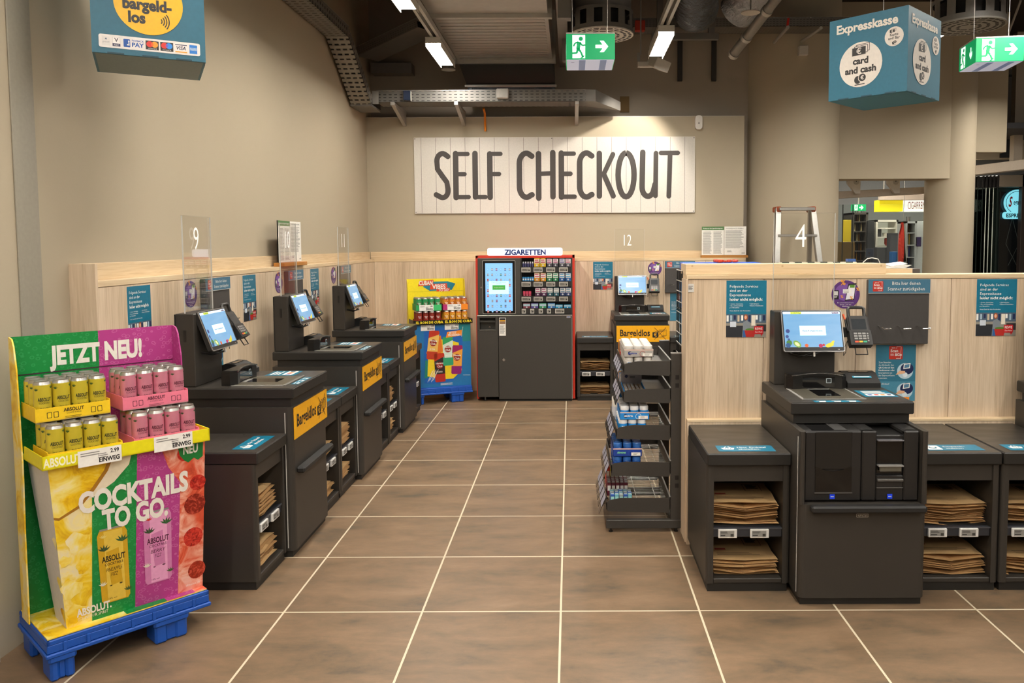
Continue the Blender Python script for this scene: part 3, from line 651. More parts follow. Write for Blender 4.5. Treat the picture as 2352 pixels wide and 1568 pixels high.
# ------------------------------------------------------------------ posters, stickers, scanner holders
def photo_patch(m, x0, x1, y0, y1):
    """printed shop photograph: shelves, till, shopper with red basket"""
    X = lambda a: x0 + a * (x1 - x0); Y = lambda a: y0 + a * (y1 - y0)
    m.rect(x0, x1, y0, y1, P('#8f8a80', .5), .0008); m.rect(x0, x1, Y(.62), y1, P('#4d6072', .5), .0009)
    for i in range(11): m.rect(X(i / 11 + .01), X(i / 11 + .06), Y(.68 + .04 * (i % 3)), Y(.95), (WINK, P('#9fb6c6', .5), NAVY, P('#c9b89c', .5))[i % 4], .001)
    m.rect(x0, X(.42), y0, Y(.5), P('#23262c', .5), .001); m.rect(X(.1), X(.25), Y(.45), Y(.68), P('#cfd8e2', .5), .0012); m.rect(X(.76), x1, Y(.25), Y(.55), P('#2c2b2e', .5), .001); m.rect(X(.63), X(.73), Y(.5), Y(.95), P('#e4dccb', .5), .0011)
    m.poly([(X(.40), y0), (X(.60), y0), (X(.60), Y(.62)), (X(.52), Y(.74)), (X(.43), Y(.66))], P('#7d858c', .5), .0013); m.rect(X(.42), X(.5), y0, Y(.3), P('#2f5f98', .5), .0015)
    m.disc(X(.49), Y(.86), (x1 - x0) * .05, P('#a5532a', .5), .0014, (y1 - y0) * .13, 14); m.disc(X(.485), Y(.86), (x1 - x0) * .03, P('#e0b090', .5), .0016, (y1 - y0) * .08, 12)
    m.poly([(X(.46), Y(.3)), (X(.74), Y(.3)), (X(.70), y0 + .001), (X(.5), y0 + .001)], P('#b3261e', .5), .0017); m.disc(X(.6), Y(.33), (x1 - x0) * .12, P('#4f7a2e', .5), .0016, (y1 - y0) * .06, 12)
    m.rrect(X(.70), X(.93), Y(.14), Y(.48), .004, P('#c0141c', .45), .0019); m.poly([(X(.86), Y(.16)), (X(.92), Y(.16)), (X(.88), Y(.04))], P('#c0141c', .45), .0019)
    m.text('REWE', X(.815), Y(.32), (y1 - y0) * .10, WINK, (x1 - x0) * .18, z=.0022, bold=.01); m.text('Dein Markt', X(.815), Y(.2), (y1 - y0) * .06, WINK, (x1 - x0) * .18, z=.0022)
def service_poster(label, o, xdir):
    m = MB(); m.frame(o, xdir); m.box(-.105, .105, -.149, .149, -.0005, .0004, PAPER); m.rect(-.105, .105, -.027, .149, TEAL, .0006)
    for i, (s, w) in enumerate((('Folgende Services', .148), ('sind an der', .092), ('Expresskasse', .110))): m.text(s, -.087, .112 - i * .0225, .0135, WINK, w, 'L')
    m.text('leider nicht möglich:', -.087, .0435, .0145, WINK, .172, 'L', bold=.02)
    for i, s in enumerate(('• Sodexo Gutscheine', '• Ein- und Auszahlung', '   per Barzahlen')): m.text(s, -.087, .024 - i * .0098, .0058, WINK, .07 if i < 2 else .05, 'L')
    for i, s in enumerate(('• Geld abheben', '• Edenred Gutscheine')): m.text(s, .016, .024 - i * .0098, .0058, WINK, .05 + .022 * i, 'L')
    m.text('Vielen Dank für dein Verständnis.', -.087, -.012, .0056, WINK, .11, 'L')
    photo_patch(m, -.105, .105, -.149, -.027)
    return tag(m.build('service_poster'), label, 'poster', 'blue service posters on the panelling')
def app_sticker(label, o, xdir):
    m = MB(); m.frame(o, xdir); m.prism([(.074 * math.cos(2 * math.pi * i / 40), .074 * math.sin(2 * math.pi * i / 40)) for i in range(40)], -.0005, .0005, PURP)
    m.disc(0, .012, .056, P('#7d52a0', .45), .0007, .045); m.poly([(-.005, -.035), (.045, -.028), (.055, .06), (.012, .055)], P('#2a2431', .4), .0012); m.poly([(-.001, -.028), (.042, -.022), (.05, .05), (.016, .046)], P('#e9e6ec', .4), .0014)
    m.rect(.02, .046, .035, .05, P('#5b8f2f', .4), .0016); m.rect(-.015, .03, .006, .028, WINK, .0018); m.lines(-.012, .026, .022, 3, .006, GREY, .002, .002)
    m.rrect(-.066, -.036, -.025, .022, .003, P('#1b1a1d', .4), .0012); m.rect(-.061, -.041, -.005, .017, P('#d8d6d2', .5), .0014); m.lines(-.06, -.042, -.012, 2, .006, WINK, .002, .0014)
    for x, y, s, r in ((-.015, .05, .026, .2), (.062, .02, .016, -.3), (-.02, -.018, .014, 0), (.03, -.026, .016, .2)): m.text('%', x, y, s, P('#f0a63a', .4), z=.0022, bold=.02)
    for i, (s, w) in enumerate((('Bei jedem Einkauf extra', .085), ('sparen – mit der', .06), ('REWE App.', .034))): m.text(s, 0, -.046 - i * .0095, .0055, WINK, w, bold=.01 if i else 0)
    return tag(m.build('app_sticker'), label, 'sticker', 'round purple stickers on the panelling')
def scango_logo(m, x, y, s, z=.0008):
    m.rrect(x - s, x + s, y - s, y + s, .2 * s, P('#c0301f', .45), z); m.text('REWE', x - .62 * s, y + .58 * s, .2 * s, WINK, .5 * s, 'L', z=z + .0004); m.text('Scan', x - .8 * s, y + .05 * s, .42 * s, WINK, 1.1 * s, 'L', z=z + .0004, bold=.02)
    m.text('&Go', x - .15 * s, y - .5 * s, .42 * s, WINK, 1.0 * s, 'L', z=z + .0004, bold=.02)
    for yy in (-.2, -.32, -.44): m.line((x - .8 * s, y + yy * s), (x - .3 * s, y + yy * s), .04 * s, WINK, z + .0004)
    for a, b in (((.1, .85), (.75, .85)), ((.75, .85), (.7, -.85)), ((.05, -.85), (.7, -.85)), ((.1, .85), (.08, .55))): m.line((x + a[0] * s, y + a[1] * s), (x + b[0] * s, y + b[1] * s), .05 * s, WINK, z + .0004)
def scanner_holder(label, o, xdir, rzz):
    k = thing('scanner_return_board', label, 'scanner return board', o, rzz, 'scanner return boards')
    m = MB(); m.box(-.158, .158, -.032, 0, -.168, .168, P('#423f3d', .5), .003); m.build('board', k)
    h = MB(); h.box(-.160, .160, -.036, -.033, .098, .170, STEEL); h.box(-.160, .160, -.037, -.033, .0965, .099, LGREY); h.frame((0, -.036, 0)); scango_logo(h, -.111, .134, .027)
    h.text('Bitte hier deinen', .035, .141, .0175, WINK, .145); h.text('Scanner zurückgeben', .035, .112, .0175, WINK, .192); h.build('header_sign', k)
    for i in range(3):
        hk = MB(); x = -.083 + i * .1; hk.tube([(x - .022, -.03, -.072), (x - .006, -.08, -.082), (x, -.095, -.08)], .003, CHROME, 8); hk.tube([(x - .018, -.096, -.082), (x + .022, -.094, -.080)], .004, CHROME, 8); hk.build('hook', k)
    return k
def scango_poster(label, o, xdir):
    m = MB(); m.frame(o, xdir); m.box(-.105, .105, -.149, .149, -.0005, .0004, P('#2d7189', .45)); m.rect(-.105, .105, -.149, -.045, P('#4787a0', .45), .0006); scango_logo(m, 0, .108, .036)
    for i, (s, w) in enumerate((('Zum Beenden', .065), ('des Einkaufs den', .08), ('QR-Code auf dem', .082), ('Handscanner oder', .085), ('Smartphone an', .072), ('der Express-Kasse', .085), ('scannen.', .047))): m.text(s, -.09, .052 - i * .0138, .0082, WINK, w, 'L', bold=.02 if i in (2, 3) else 0)
    for i, (s, w) in enumerate((('den Einkauf', .058),)): m.text(s, -.09, -.062 - i * .0138, .0082, WINK, w, 'L')
    for y in (.01, -.095):
        m.disc(.05, y, .042, P('#b9d2de', .45), .0008); m.disc(.06, y + .012, .034, NAVY, .001, .03); m.poly([(.04, y + .01), (.075, y + .015), (.078, y + .042), (.043, y + .038)], WINK, .0013); m.poly([(.045, y + .015), (.071, y + .019), (.073, y + .037), (.047, y + .034)], P('#4f7d9c', .4), .0015)
        m.poly([(.0, y - .02), (.05, y - .012), (.05, y + .0), (.02, y + .002)], P('#e6b48e', .5), .0017); m.disc(.05, y - .02, .013, P('#dbe4ea', .4), .0016)
    m.rect(.045, .075, -.145, -.128, ORANGE, .0016)
    return tag(m.build('instruction_poster'), label, 'poster')
LX = -2.0585
yd = (0, 1, 0)
service_poster('blue service poster on the left panelling above the near cocktail display', (LX, -.078, 1.243), yd)
service_poster('blue service poster on the left panelling between the nearest and middle kiosks', (LX, 1.247, 1.243), yd)
service_poster('blue service poster on the left panelling between the middle and farthest kiosks', (LX, 2.57, 1.243), yd)
service_poster('blue service poster on the back panelling right of the cigarette machine', (.397, 4.558, 1.243), (1, 0, 0))
service_poster('blue service poster on the divider above the cabinet left of the cash kiosk', (.968, .1985, 1.243), (1, 0, 0))
service_poster('blue service poster on the divider at the right edge of the photo', (2.277, .1985, 1.245), (1, 0, 0))
for i, y in enumerate((.445, 1.77, 3.09)): app_sticker('round purple app sticker on the left panelling beside the %s kiosk' % ('nearest', 'middle', 'farthest')[i], (LX, y, 1.317), yd)
app_sticker('round purple app sticker on the back panelling right of the back-wall kiosk monitor', (.955, 4.558, 1.317), (1, 0, 0))
app_sticker('round purple app sticker on the divider between the cash kiosk monitor and the return board', (1.487, .1985, 1.317), (1, 0, 0))
for i, y in enumerate((.715, 2.035, 3.36)): scanner_holder('grey scanner return board with hooks on the left panelling beyond the %s kiosk' % ('nearest', 'middle', 'farthest')[i], (LX, y, 1.227), yd, 90)
scanner_holder('grey scanner return board on the back panelling right of the back-wall kiosk', (1.22, 4.557, 1.227), None, 0)
scanner_holder('grey scanner return board with three hooks on the divider right of the cash kiosk', (1.752, .197, 1.227), None, 0)
scango_poster('teal instruction poster on the divider under the scanner return board', (1.757, .1985, .902), (1, 0, 0))
scango_poster('teal instruction poster on the left panelling behind the nearest kiosk', (LX, .72, .902), yd)
scango_poster('teal instruction poster on the back panelling behind the sweets rack', (1.225, 4.558, .902), (1, 0, 0))
m = MB(); m.frame((.677, .1985, 1.354)); m.box(-.016, .016, -.022, .022, 0, .001, P('#cfccc6', .5)); 
m.lines(-.012, .012, .008, 4, .006, P('#5a5550', .5), .0028, .0014)
tag(m.build('small_label'), 'tiny square silver label on the left end of the divider', 'label')
# notice boards standing on the ledges
def notice(label, loc, rz):
    k = thing('notice_stand', label, 'notice', loc, rz, 'law notices standing on the panelling ledge')
    Bx(-.25, .25, -.05, .03, 0, .028, P('#b57a35', .5), .003).build('wooden_base', k)
    m = MB(); m.box(-.243, .235, -.008, .0, .028, .335, PLAS); m.build('holder', k)
    m = MB(); m.box(-.243, -.005, -.0095, -.0085, .03, .335, PAPER); m.box(.0, .235, -.0095, -.0085, .03, .335, PAPER); m.frame((0, -.0095, 0)); m.rect(-.243, -.005, .297, .335, P('#4f7a45', .5), .0004)
    m.text('Auszug aus dem Jugendschutzgesetz', -.125, .311, .010, WINK, .21, bold=.02); m.lines(-.23, -.135, .275, 26, .0092, GREY, .004, .0006, .2); m.lines(-.118, -.02, .275, 26, .0092, GREY, .004, .0006, .2)
    m.text('Sicherheitshinweise zur Notfallbox', .11, .311, .008, P('#55524e', .5), .19, bold=.01); m.lines(.012, .21, .288, 21, .0092, GREY, .004, .0006, .25); m.text('REWE', .205, .045, .009, INK, .035, bold=.02); m.lines(.03, .09, .07, 2, .01, GREY, .005, .0006); m.build('notice_sheet', k)
notice('white law notice sheet on a wooden base on the left ledge', (-2.075, 2.05, 1.43), 90)
notice('white law notice sheet on a wooden base on the back ledge', (1.708, 4.615, 1.43), 0)
# ------------------------------------------------------------------ drinks
def can_mesh(r, h, mat, lid, art=None):
    m = MB(); n = 20
    m.lathe([(r * .8, 0), (r, .006), (r, h - .014), (r * .86, h - .0035)], n, mat, ms=[lid, mat, lid]); body = m
    if art: art(m, r, h)
    l = MB(); l.lathe([(r * .85, h - .004), (r * .86, h), (r * .78, h), (r * .76, h - .005)], n, lid); l.lathe([(r * .2, h - .0045), (r * .2, h - .002)], 8, lid, 0, -r * .2)
    return body, l
def art_abs(ink, sub, deco, name):
    def f(m, r, h):
        m.text('ABSOLUT', 0, h * .50, h * .085, ink, r * 1.55, z=.0006, bold=.03, wrap=r); m.text('COCKTAILS', 0, h * .43, h * .045, ink, r * 1.25, z=.0006, wrap=r)
        m.text(name, 0, h * .28, h * .06, ink, r * 1.1, z=.0006, wrap=r, shear=.2); m.text(sub, 0, h * .2, h * .06, ink, r * .5, z=.0006, wrap=r, shear=.2)
        for a0, zz, s, c in ((-.95, .76, .10, deco), (.95, .80, .11, P('#2f5a30', .4)), (-1.3, .3, .08, deco), (1.35, .4, .1, P('#d9d6cc', .3))):
            for t in (-50, -25, 0, 25, 50):
                L = s * h * .8; ct, sn = math.cos(R(t + 90)), math.sin(R(t + 90))
                pts = [(a0 + (u * ct - v * sn) / r, zz * h + u * sn + v * ct) for u, v in ((0, 0), (L * .5, -L * .12), (L, 0), (L * .5, L * .12))]
                m.add([((r + .0006) * math.sin(a), -(r + .0006) * math.cos(a), z) for a, z in pts], [(0, 1, 2, 3)], c)
    return f
def art_hav(band, top):
    def f(m, r, h):
        def patch(a0, a1, z0, z1, c, e=.0005):
            n = 8; vs = []
            for i in range(n + 1): a = a0 + (a1 - a0) * i / n; vs += [((r + e) * math.sin(a), -(r + e) * math.cos(a), z0), ((r + e) * math.sin(a), -(r + e) * math.cos(a), z1)]
            m.add(vs, [(2 * i, 2 * i + 2, 2 * i + 3, 2 * i + 1) for i in range(n)], c)
        patch(-2.2, 2.2, h * .12, h * .32, band); patch(-2.2, 2.2, h * .78, h * .9, top)
        q = h * .17; m.add([((r + .0008) * math.sin(q * math.cos(2 * math.pi * i / 16) / r), -(r + .0008) * math.cos(q * math.cos(2 * math.pi * i / 16) / r), h * .55 + q * math.sin(2 * math.pi * i / 16)) for i in range(16)], [tuple(range(16))], P('#8e1f1a', .4))
        m.text('Havana', 0, h * .55, h * .07, WINK, r * 1.15, z=.0012, wrap=r, bold=.02); m.text('Club', 0, h * .45, h * .07, WINK, r * .7, z=.0012, wrap=r, bold=.02)
    return f
def can_tray(name, lab, grp, canlab, T, x, y, z, colr, can, front_art, nx=4, ny=3, pitch=.0595, hgt=.05, rot=0):
    """open carton with cans; T places display-local points in the world"""
    w, d = nx * pitch, ny * pitch
    p, rz = T(x, y, z)
    k = thing('drinks_carton', lab, 'carton', p, rz + rot, grp)
    b = MB(); t = .003; b.box(-w / 2 - t, w / 2 + t, -d / 2 - t, d / 2 + t, 0, .003, CARDG)
    for (a0, a1, b0, b1, hh) in ((-w / 2 - t, w / 2 + t, -d / 2 - t, -d / 2, hgt), (-w / 2 - t, w / 2 + t, d / 2, d / 2 + t, hgt), (-w / 2 - t, -w / 2, -d / 2, d / 2, hgt * 1.1), (w / 2, w / 2 + t, -d / 2, d / 2, hgt * 1.1)): b.box(a0, a1, b0, b1, 0, hh, colr)
    b.frame((0, -d / 2 - t, 0)); front_art(b, w, hgt); b.build('carton_wall', k)
    c, s = math.cos(R(rz + rot)), math.sin(R(rz + rot))
    for j in range(ny):
        for i in range(nx):
            lx, ly = (i - (nx - 1) / 2) * pitch, (j - (ny - 1) / 2) * pitch
            wp = (p[0] + c * lx - s * ly, p[1] + s * lx + c * ly, p[2] + .0035)
            row = ('front', 'middle', 'back')[j] if ny == 3 else ('front', 'back')[j]
            L = '%s %s-row %s' % (nth(i, nx), row, canlab)
            g = 'cans in the ' + lab.split(' carton')[0] + ' carton'
            if can[1] is None:
                o = put(can[0]['body'].build('drinks_can', None), wp); o.rotation_euler = (0, 0, R(rz + rot + random.uniform(-6, 6)))
                can[0]['lid'].build('can_lid', o); can[1] = tag(o, L, 'can', g)
            else: dup(can[1], wp, rz + rot + random.uniform(-9, 9), L, g)
def price_card(m, x, z, w=.115, h=.052, z0=.0015):
    m.rect(x - w / 2, x + w / 2, z - h / 2, z + h / 2, PAPER, z0); e = z0 + .0005
    m.text('2.99', x + w * .34, z + h * .12, h * .24, INK, w * .2, z=e, bold=.03); m.text('EINWEG', x + w * .21, z - h * .36, h * .26, INK, w * .48, z=e, bold=.035)
    m.lines(x - w * .44, x + w * .0, z + h * .28, 2, h * .14, GREY, h * .06, e); m.lines(x - w * .05, x + w * .2, z + h * .12, 3, h * .11, GREY, h * .05, e)
def place(o, rz):
    c, s = math.cos(R(rz)), math.sin(R(rz))
    return lambda x, y, z: ((o[0] + c * x - s * y, o[1] + s * x + c * y, o[2] + z), rz)
def pallet(label, o, rz, W=.58, D=.37, H=.155):
    k = thing('plastic_pallet', label, 'pallet', o, rz, 'blue plastic quarter pallets'); m = MB(); w, d = W / 2, D / 2
    m.box(-w, w, -d, d, H - .045, H - .012, PALB, .004); m.box(-w - .006, w + .006, -d - .006, d + .006, H - .062, H - .045, PALB, .004)
    for (x0, x1, y0, y1) in ((-w, w, -d, -d + .012), (-w, w, d - .012, d), (-w, -w + .012, -d, d), (w - .012, w, -d, d)): m.box(x0, x1, y0, y1, H - .014, H + .004, PALB, .003)
    for i in range(7): m.box(-w + .05 + i * .077, -w + .062 + i * .077, -d - .004, -d + .002, H - .05, H - .012, PALB, .001)
    m.build('deck', k)
    for lx, a in ((-w + .048, .040), (w - .15, .062)):
        for ly in (-d + .055, d - .055):
            l = MB(); b = .05
            for sx in (-1, 0, 1): l.box(lx + sx * a * .62 - a * .38, lx + sx * a * .62 + a * .38, ly - b + (.008 if sx == 0 else 0), ly + b - (.008 if sx == 0 else 0), 0, H - .055, PALB, .008)
            l.box(lx - a - .006, lx + a + .006, ly - b - .008, ly + b + .008, H - .085, H - .055, PALB, .008); l.build('foot', k)
    return k
# --- near display
O1, A1 = (-1.791, -.821, 0), 47.8
T1 = place(O1, A1)
pallet('blue plastic pallet under the near cocktail display', O1, A1)
d = thing('cardboard_display_stand', 'tall cardboard drinks display stand in green and magenta, nearest on the left', 'display stand', (O1[0], O1[1], .16), A1)
ZO = -.16
m = MB(); m.box(-.285, .285, -.175, .175, 0, .004, FR_PIN); m.frame((0, 0, .0042), (1, 0, 0), (0, 1, 0)); m.rect(-.02, .13, -.175, -.13, DR_G); m.rect(.13, .24, -.175, -.13, DR_M); m.rect(.24, .285, -.175, -.13, FR_BER); m.rect(-.285, -.19, -.09, .1, FR_ICE); m.build('base_card', d)
# back wall with header and wings
m = MB(); zt = 1.245 + ZO
m.box(-.29, .005, .105, .11, 0, zt, DR_G); m.box(.005, .29, .105, .11, 0, zt, DR_M)
m.frame((0, .104, 0)); m.rect(-.29, .005, zt - .145, zt, DR_G, .003); m.rect(.005, .29, zt - .145, zt, DR_M, .003); m.rect(-.29, .29, zt - .149, zt - .145, P('#5f2a4d', .5), .001)
m.text('JETZT NEU!', .0, zt - .118, .068, P('#ece7dd', .5), .335, z=.0045, bold=.05); m.build('header_panel', d)
for sg, inner, nm in ((-1, DR_G, 'wing'), (1, DR_M, 'wing')):
    w = MB(); x = sg * .291; xx = sorted((x, x + sg * .005))
    w.frame((xx[0], 0, 0), (0, 1, 0), (0, 0, 1))
    pr = [(.11, 0), (.02, 0), (.015, .35), (.0, .62), (.02, zt - .12), (.045, zt - .03), (.065, zt - .006), (.09, zt - .001), (.11, zt)]
    w.prism(pr, 0, .005, FR_ICE if sg < 0 else DR_M); w.world()
    w.add([(x - sg * .0008, a, b) for a, b in pr], [tuple(range(len(pr)))], inner); w.build(nm, d)
# tapered front box
m = MB(); zb_, zt_ = .004, .80 + ZO
fb = [(-.213, -.135), (.283, -.140), (.287, -.205), (-.268, -.212)]     # bottom left, bottom right, top right, top left (x, y)
Pz = [(fb[0][0], fb[0][1], zb_), (fb[1][0], fb[1][1], zb_), (fb[2][0], fb[2][1], zt_), (fb[3][0], fb[3][1], zt_)]
def fp(u, v, e=0):
    """point on the tapered front: u, v in 0..1"""
    a = Vector(Pz[0]).lerp(Vector(Pz[1]), u); c = Vector(Pz[3]).lerp(Vector(Pz[2]), u); return tuple(a.lerp(c, v) + Vector((0, -e, 0)))
def fpoly(pts, mat, e): m.add([fp(u, v, e) for u, v in pts], [tuple(range(len(pts)))], mat)
def quadgrid(u0, u1, mat, e): fpoly([(u0[0], 0), (u1[0], 0), (u1[1], 1), (u0[1], 1)], mat, e)
Z0, G0, G1, B0, Z1 = (0, 0), (.17, .255), (.475, .535), (.80, .83), (1, 1)
quadgrid(Z0, G0, FR_ICE, 0); quadgrid(G0, G1, DR_G, 0); quadgrid(G1, B0, DR_M, 0); quadgrid(B0, Z1, FR_BER, 0)
fpoly([(0, 1), (.50, 1), (.48, .93), (.38, .84), (.26, .78), (.0, .68)], P('#e9dcc0', .5), .0004)
fpoly([(0, 1), (.385, 1), (.345, .915), (.258, .815), (.16, .725), (.03, .675), (0, .685)], P('#a8741c', .5), .0006); fpoly([(0, 1), (.36, 1), (.32, .92), (.24, .83), (.15, .74), (.03, .69), (0, .70)], FR_PIN, .0008)
for u, v, s in ((.13, .52, .075), (.06, .24, .07), (.15, .36, .05), (.04, .42, .04), (.08, .08, .07)): fpoly([(u + s * (1 + .2 * math.sin(5 * a)) * math.cos(a), v + .8 * s * (1 + .25 * math.cos(3 * a)) * math.sin(a)) for a in [2 * math.pi * i / 14 for i in range(14)]], FR_PIN, .0008)
fpoly([(.69, 1), (1, 1), (1, .55), (.90, .6), (.84, .72), (.74, .86)], FR_BER, .0004)
for u, v, s, c in ((.86, .93, .06, '#c9281f'), (.95, .72, .06, '#c92a20'), (.93, .58, .08, '#8e2313'), (.92, .36, .075, '#cf3226'), (.95, .13, .07, '#a02c14')): fpoly([(u + s * math.cos(a), v + .85 * s * math.sin(a)) for a in [2 * math.pi * i / 16 for i in range(16)]], fruit('raspberry_' + c[1:], '#6a120c', c, '#e0604a', sc=60), .0008)
fpoly([(.80, 1), (.985, 1), (.985, .89), (.95, .87), (.92, .89), (.88, .865), (.85, .885), (.82, .92)], P('#127a35', .45), .0012)
def ftext(t, u, v, h, w, mat, shear=0, bold=.03, al='C', e=.002, rise=.0):
    vs, fs = glyph(t, bold, shear); x0 = min(q[0] for q in vs); x1 = max(q[0] for q in vs); W = .53; Hh = zt_ - zb_
    off = {'C': -(x0 + x1) / 2, 'L': -x0, 'R': -x1}[al]; sx = w / (x1 - x0)
    m.add([fp(u + (q[0] + off) * sx / W, v + q[1] * h / CAP / Hh, e) for q in vs], fs, mat)
WH = P('#ece7dd', .5)
ftext('NEU', .895, .925, .033, .055, WH, e=.0025)
ftext('COCKTAILS', .515, .69, .075, .385, WH, bold=.045); ftext('TO GO.', .51, .557, .073, .235, WH, bold=.045)
def fcan(u, body, hi, ink, name, v0=.14, w=.105, hh=.295):
    U = w / .53; V = hh / (zt_ - zb_)
    fpoly([(u - U / 2, v0 + .02), (u - U * .42, v0), (u + U * .42, v0), (u + U / 2, v0 + .02), (u + U / 2, v0 + V - .03), (u + U * .42, v0 + V), (u - U * .42, v0 + V), (u - U / 2, v0 + V - .03)], body, .0016)
    fpoly([(u - U * .28, v0 + .006), (u + U * .34, v0 + .006), (u + U * .34, v0 + V - .008), (u - U * .28, v0 + V - .008)], hi, .0018)
    fpoly([(u - U * .42, v0 + V), (u + U * .42, v0 + V), (u + U * .40, v0 + V + .012), (u - U * .40, v0 + V + .012)], GREY, .0016)
    ftext('ABSOLUT', u, v0 + V * .57, .022, w * .8, ink, e=.0022); ftext('COCKTAILS', u, v0 + V * .515, .010, w * .62, ink, bold=.01, e=.0022)
    ftext(name, u, v0 + V * .43, .014, w * .55, ink, .2, .0, e=.0022); ftext('FIZZ', u, v0 + V * .36, .014, w * .24, ink, .2, .0, e=.0022)
    for du, dv, s, c in ((-.3, .72, .028, P('#2f4a2c', .5)), (.32, .80, .03, P('#2f5a30', .5)), (-.15, .22, .008, ink), (.2, .22, .010, ink), (-.42, .25, .02, P('#d8d2bc', .4)), (.44, .1, .02, P('#3d5a2c', .5)), (-.3, .9, .016, P('#d0352a', .4) if name == 'BERRY' else P('#e9d27a', .4))):
        for t in (-55, -28, 0, 28, 55):
            ct, sn = math.cos(R(t + 90)), math.sin(R(t + 90)); fpoly([(u + du * U + (a * ct - b * sn) * s / .53, v0 + dv * V + (a * sn + b * ct) * s / (zt_ - zb_)) for a, b in ((0, 0), (.5, -.12), (1, 0), (.5, .12))], c, .002)
    ftext('10% vol', u - U * .12, v0 + .02, .006, .03, ink, e=.0022, bold=0)
fcan(.345, P('#cfa41e', .35), P('#e2c04a', .3), P('#2b2a16', .4), 'PINEAPPLE', .085); fcan(.655, P('#d07fb0', .35), P('#e6a0c8', .3), P('#4b1434', .4), 'BERRY', .125)
ftext('ABSOLUT.', .19, .055, .028, .125, WH, e=.0025, bold=.04); ftext("IT'S IN OUR SPIRIT", .18, .028, .012, .11, WH, .15, .0, e=.0025)
ftext('absolut.de', .92, .035, .009, .06, WH, e=.0025, bold=0)
# sides of the box
for sgn, (q0, q1), mt in ((-1, (0, 3), FR_ICE), (1, (1, 2), FR_BER)):
    a, c = Pz[q0], Pz[q1]; m.add([(a[0], .0, zb_), a, c, (c[0], .06, zt_)], [(0, 1, 2, 3) if sgn < 0 else (3, 2, 1, 0)], P('#d6d2d0', .6) if sgn < 0 else mt)
a, c = Pz[0], Pz[3]
for t0, s in ((.55, .03), (.3, .05), (.1, .04)):
    b0 = Vector(a).lerp(Vector(c), t0); m.add([(b0.x - .001, b0.y, b0.z - s), (b0.x - .001, b0.y + .05, b0.z), (b0.x - .001, b0.y, b0.z + s)], [(0, 1, 2)], FR_PIN)
m.add([Pz[3], Pz[2], (Pz[2][0], .06, zt_), (Pz[3][0], .06, zt_)], [(0, 1, 2, 3)], CARDG); m.build('front_box', d)
# tray lip
m = MB(); z0, z1 = .795 + ZO, .845 + ZO
LEM = P('#e8dc10', .45)
m.box(-.288, .297, -.228, .09, z0, z0 + .004, LEM); m.box(-.288, .297, -.228, -.224, z0, z1, LEM); m.box(-.288, -.284, -.228, .0, z0, z1, LEM); m.box(.293, .297, -.228, .0, z0, z1, LEM)
m.frame((0, -.228, z0)); m.text('ABSOLUT', -.225, .010, .03, P('#f6f3d2', .5), .12, bold=.03); m.build('tray_lip', d)
for x, zz in ((-.105, .018), (.155, .022)):
    c = MB(); c.frame((0, -.2305, z0)); price_card(c, x, zz, .145, .06, .0003); c.build('price_card', d)
def abs_front(ink, bg):
    def f(b, w, h):
        b.text('ABSOLUT', 0, h * .6, h * .24, ink, w * .28, z=.0008, bold=.03); b.text('COCKTAILS', 0, h * .42, h * .1, ink, w * .2, z=.0008)
        for sx in (-.33, -.24, .27, .36): b.rrect(sx * w - .008, sx * w + .008, h * .25, h * .68, .002, ink, .0006); b.rrect(sx * w - .006, sx * w + .006, h * .29, h * .64, .002, bg, .0009)
        b.lines(-w * .12, w * .12, h * .2, 2, h * .1, ink, h * .03)
    return f
YC, PC = P('#d8c63c', .3, .35, nscale=30), P('#dd8ba0', .3, .35, nscale=30)
yink, pink = P('#26301c', .4), P('#5a1530', .4)
bo, li = can_mesh(.0285, .145, YC, ALU, art_abs(yink, 'FIZZ', P('#3c5a2a', .4), 'PINEAPPLE')); ycan = [{'body': bo, 'lid': li}, None]
bo, li = can_mesh(.0285, .145, PC, ALU, art_abs(pink, 'FIZZ', P('#38512f', .4), 'BERRY')); pcan = [{'body': bo, 'lid': li}, None]
YT, PT = P('#f0c81a', .5), P('#e87a92', .5)
fy, fpk = abs_front(P('#3a2f08', .5), YT), abs_front(P('#5a1530', .5), PT)
can_tray('a', 'lower yellow carton of pineapple drinks on the near display', 'drinks cartons on the near display', 'pineapple can in the lower yellow carton', T1, -.146, -.128, .80, YT, ycan, fy)
can_tray('b', 'upper yellow carton of pineapple drinks on the near display', 'drinks cartons on the near display', 'pineapple can in the upper yellow carton', T1, -.160, -.055, .952, YT, ycan, fy)
can_tray('c', 'lower pink carton of berry drinks on the near display', 'drinks cartons on the near display', 'berry can in the lower pink carton', T1, .138, -.128, .80, PT, pcan, fpk)
can_tray('d', 'upper pink carton of berry drinks on the near display', 'drinks cartons on the near display', 'berry can in the upper pink carton', T1, .125, -.062, .952, PT, pcan, fpk)
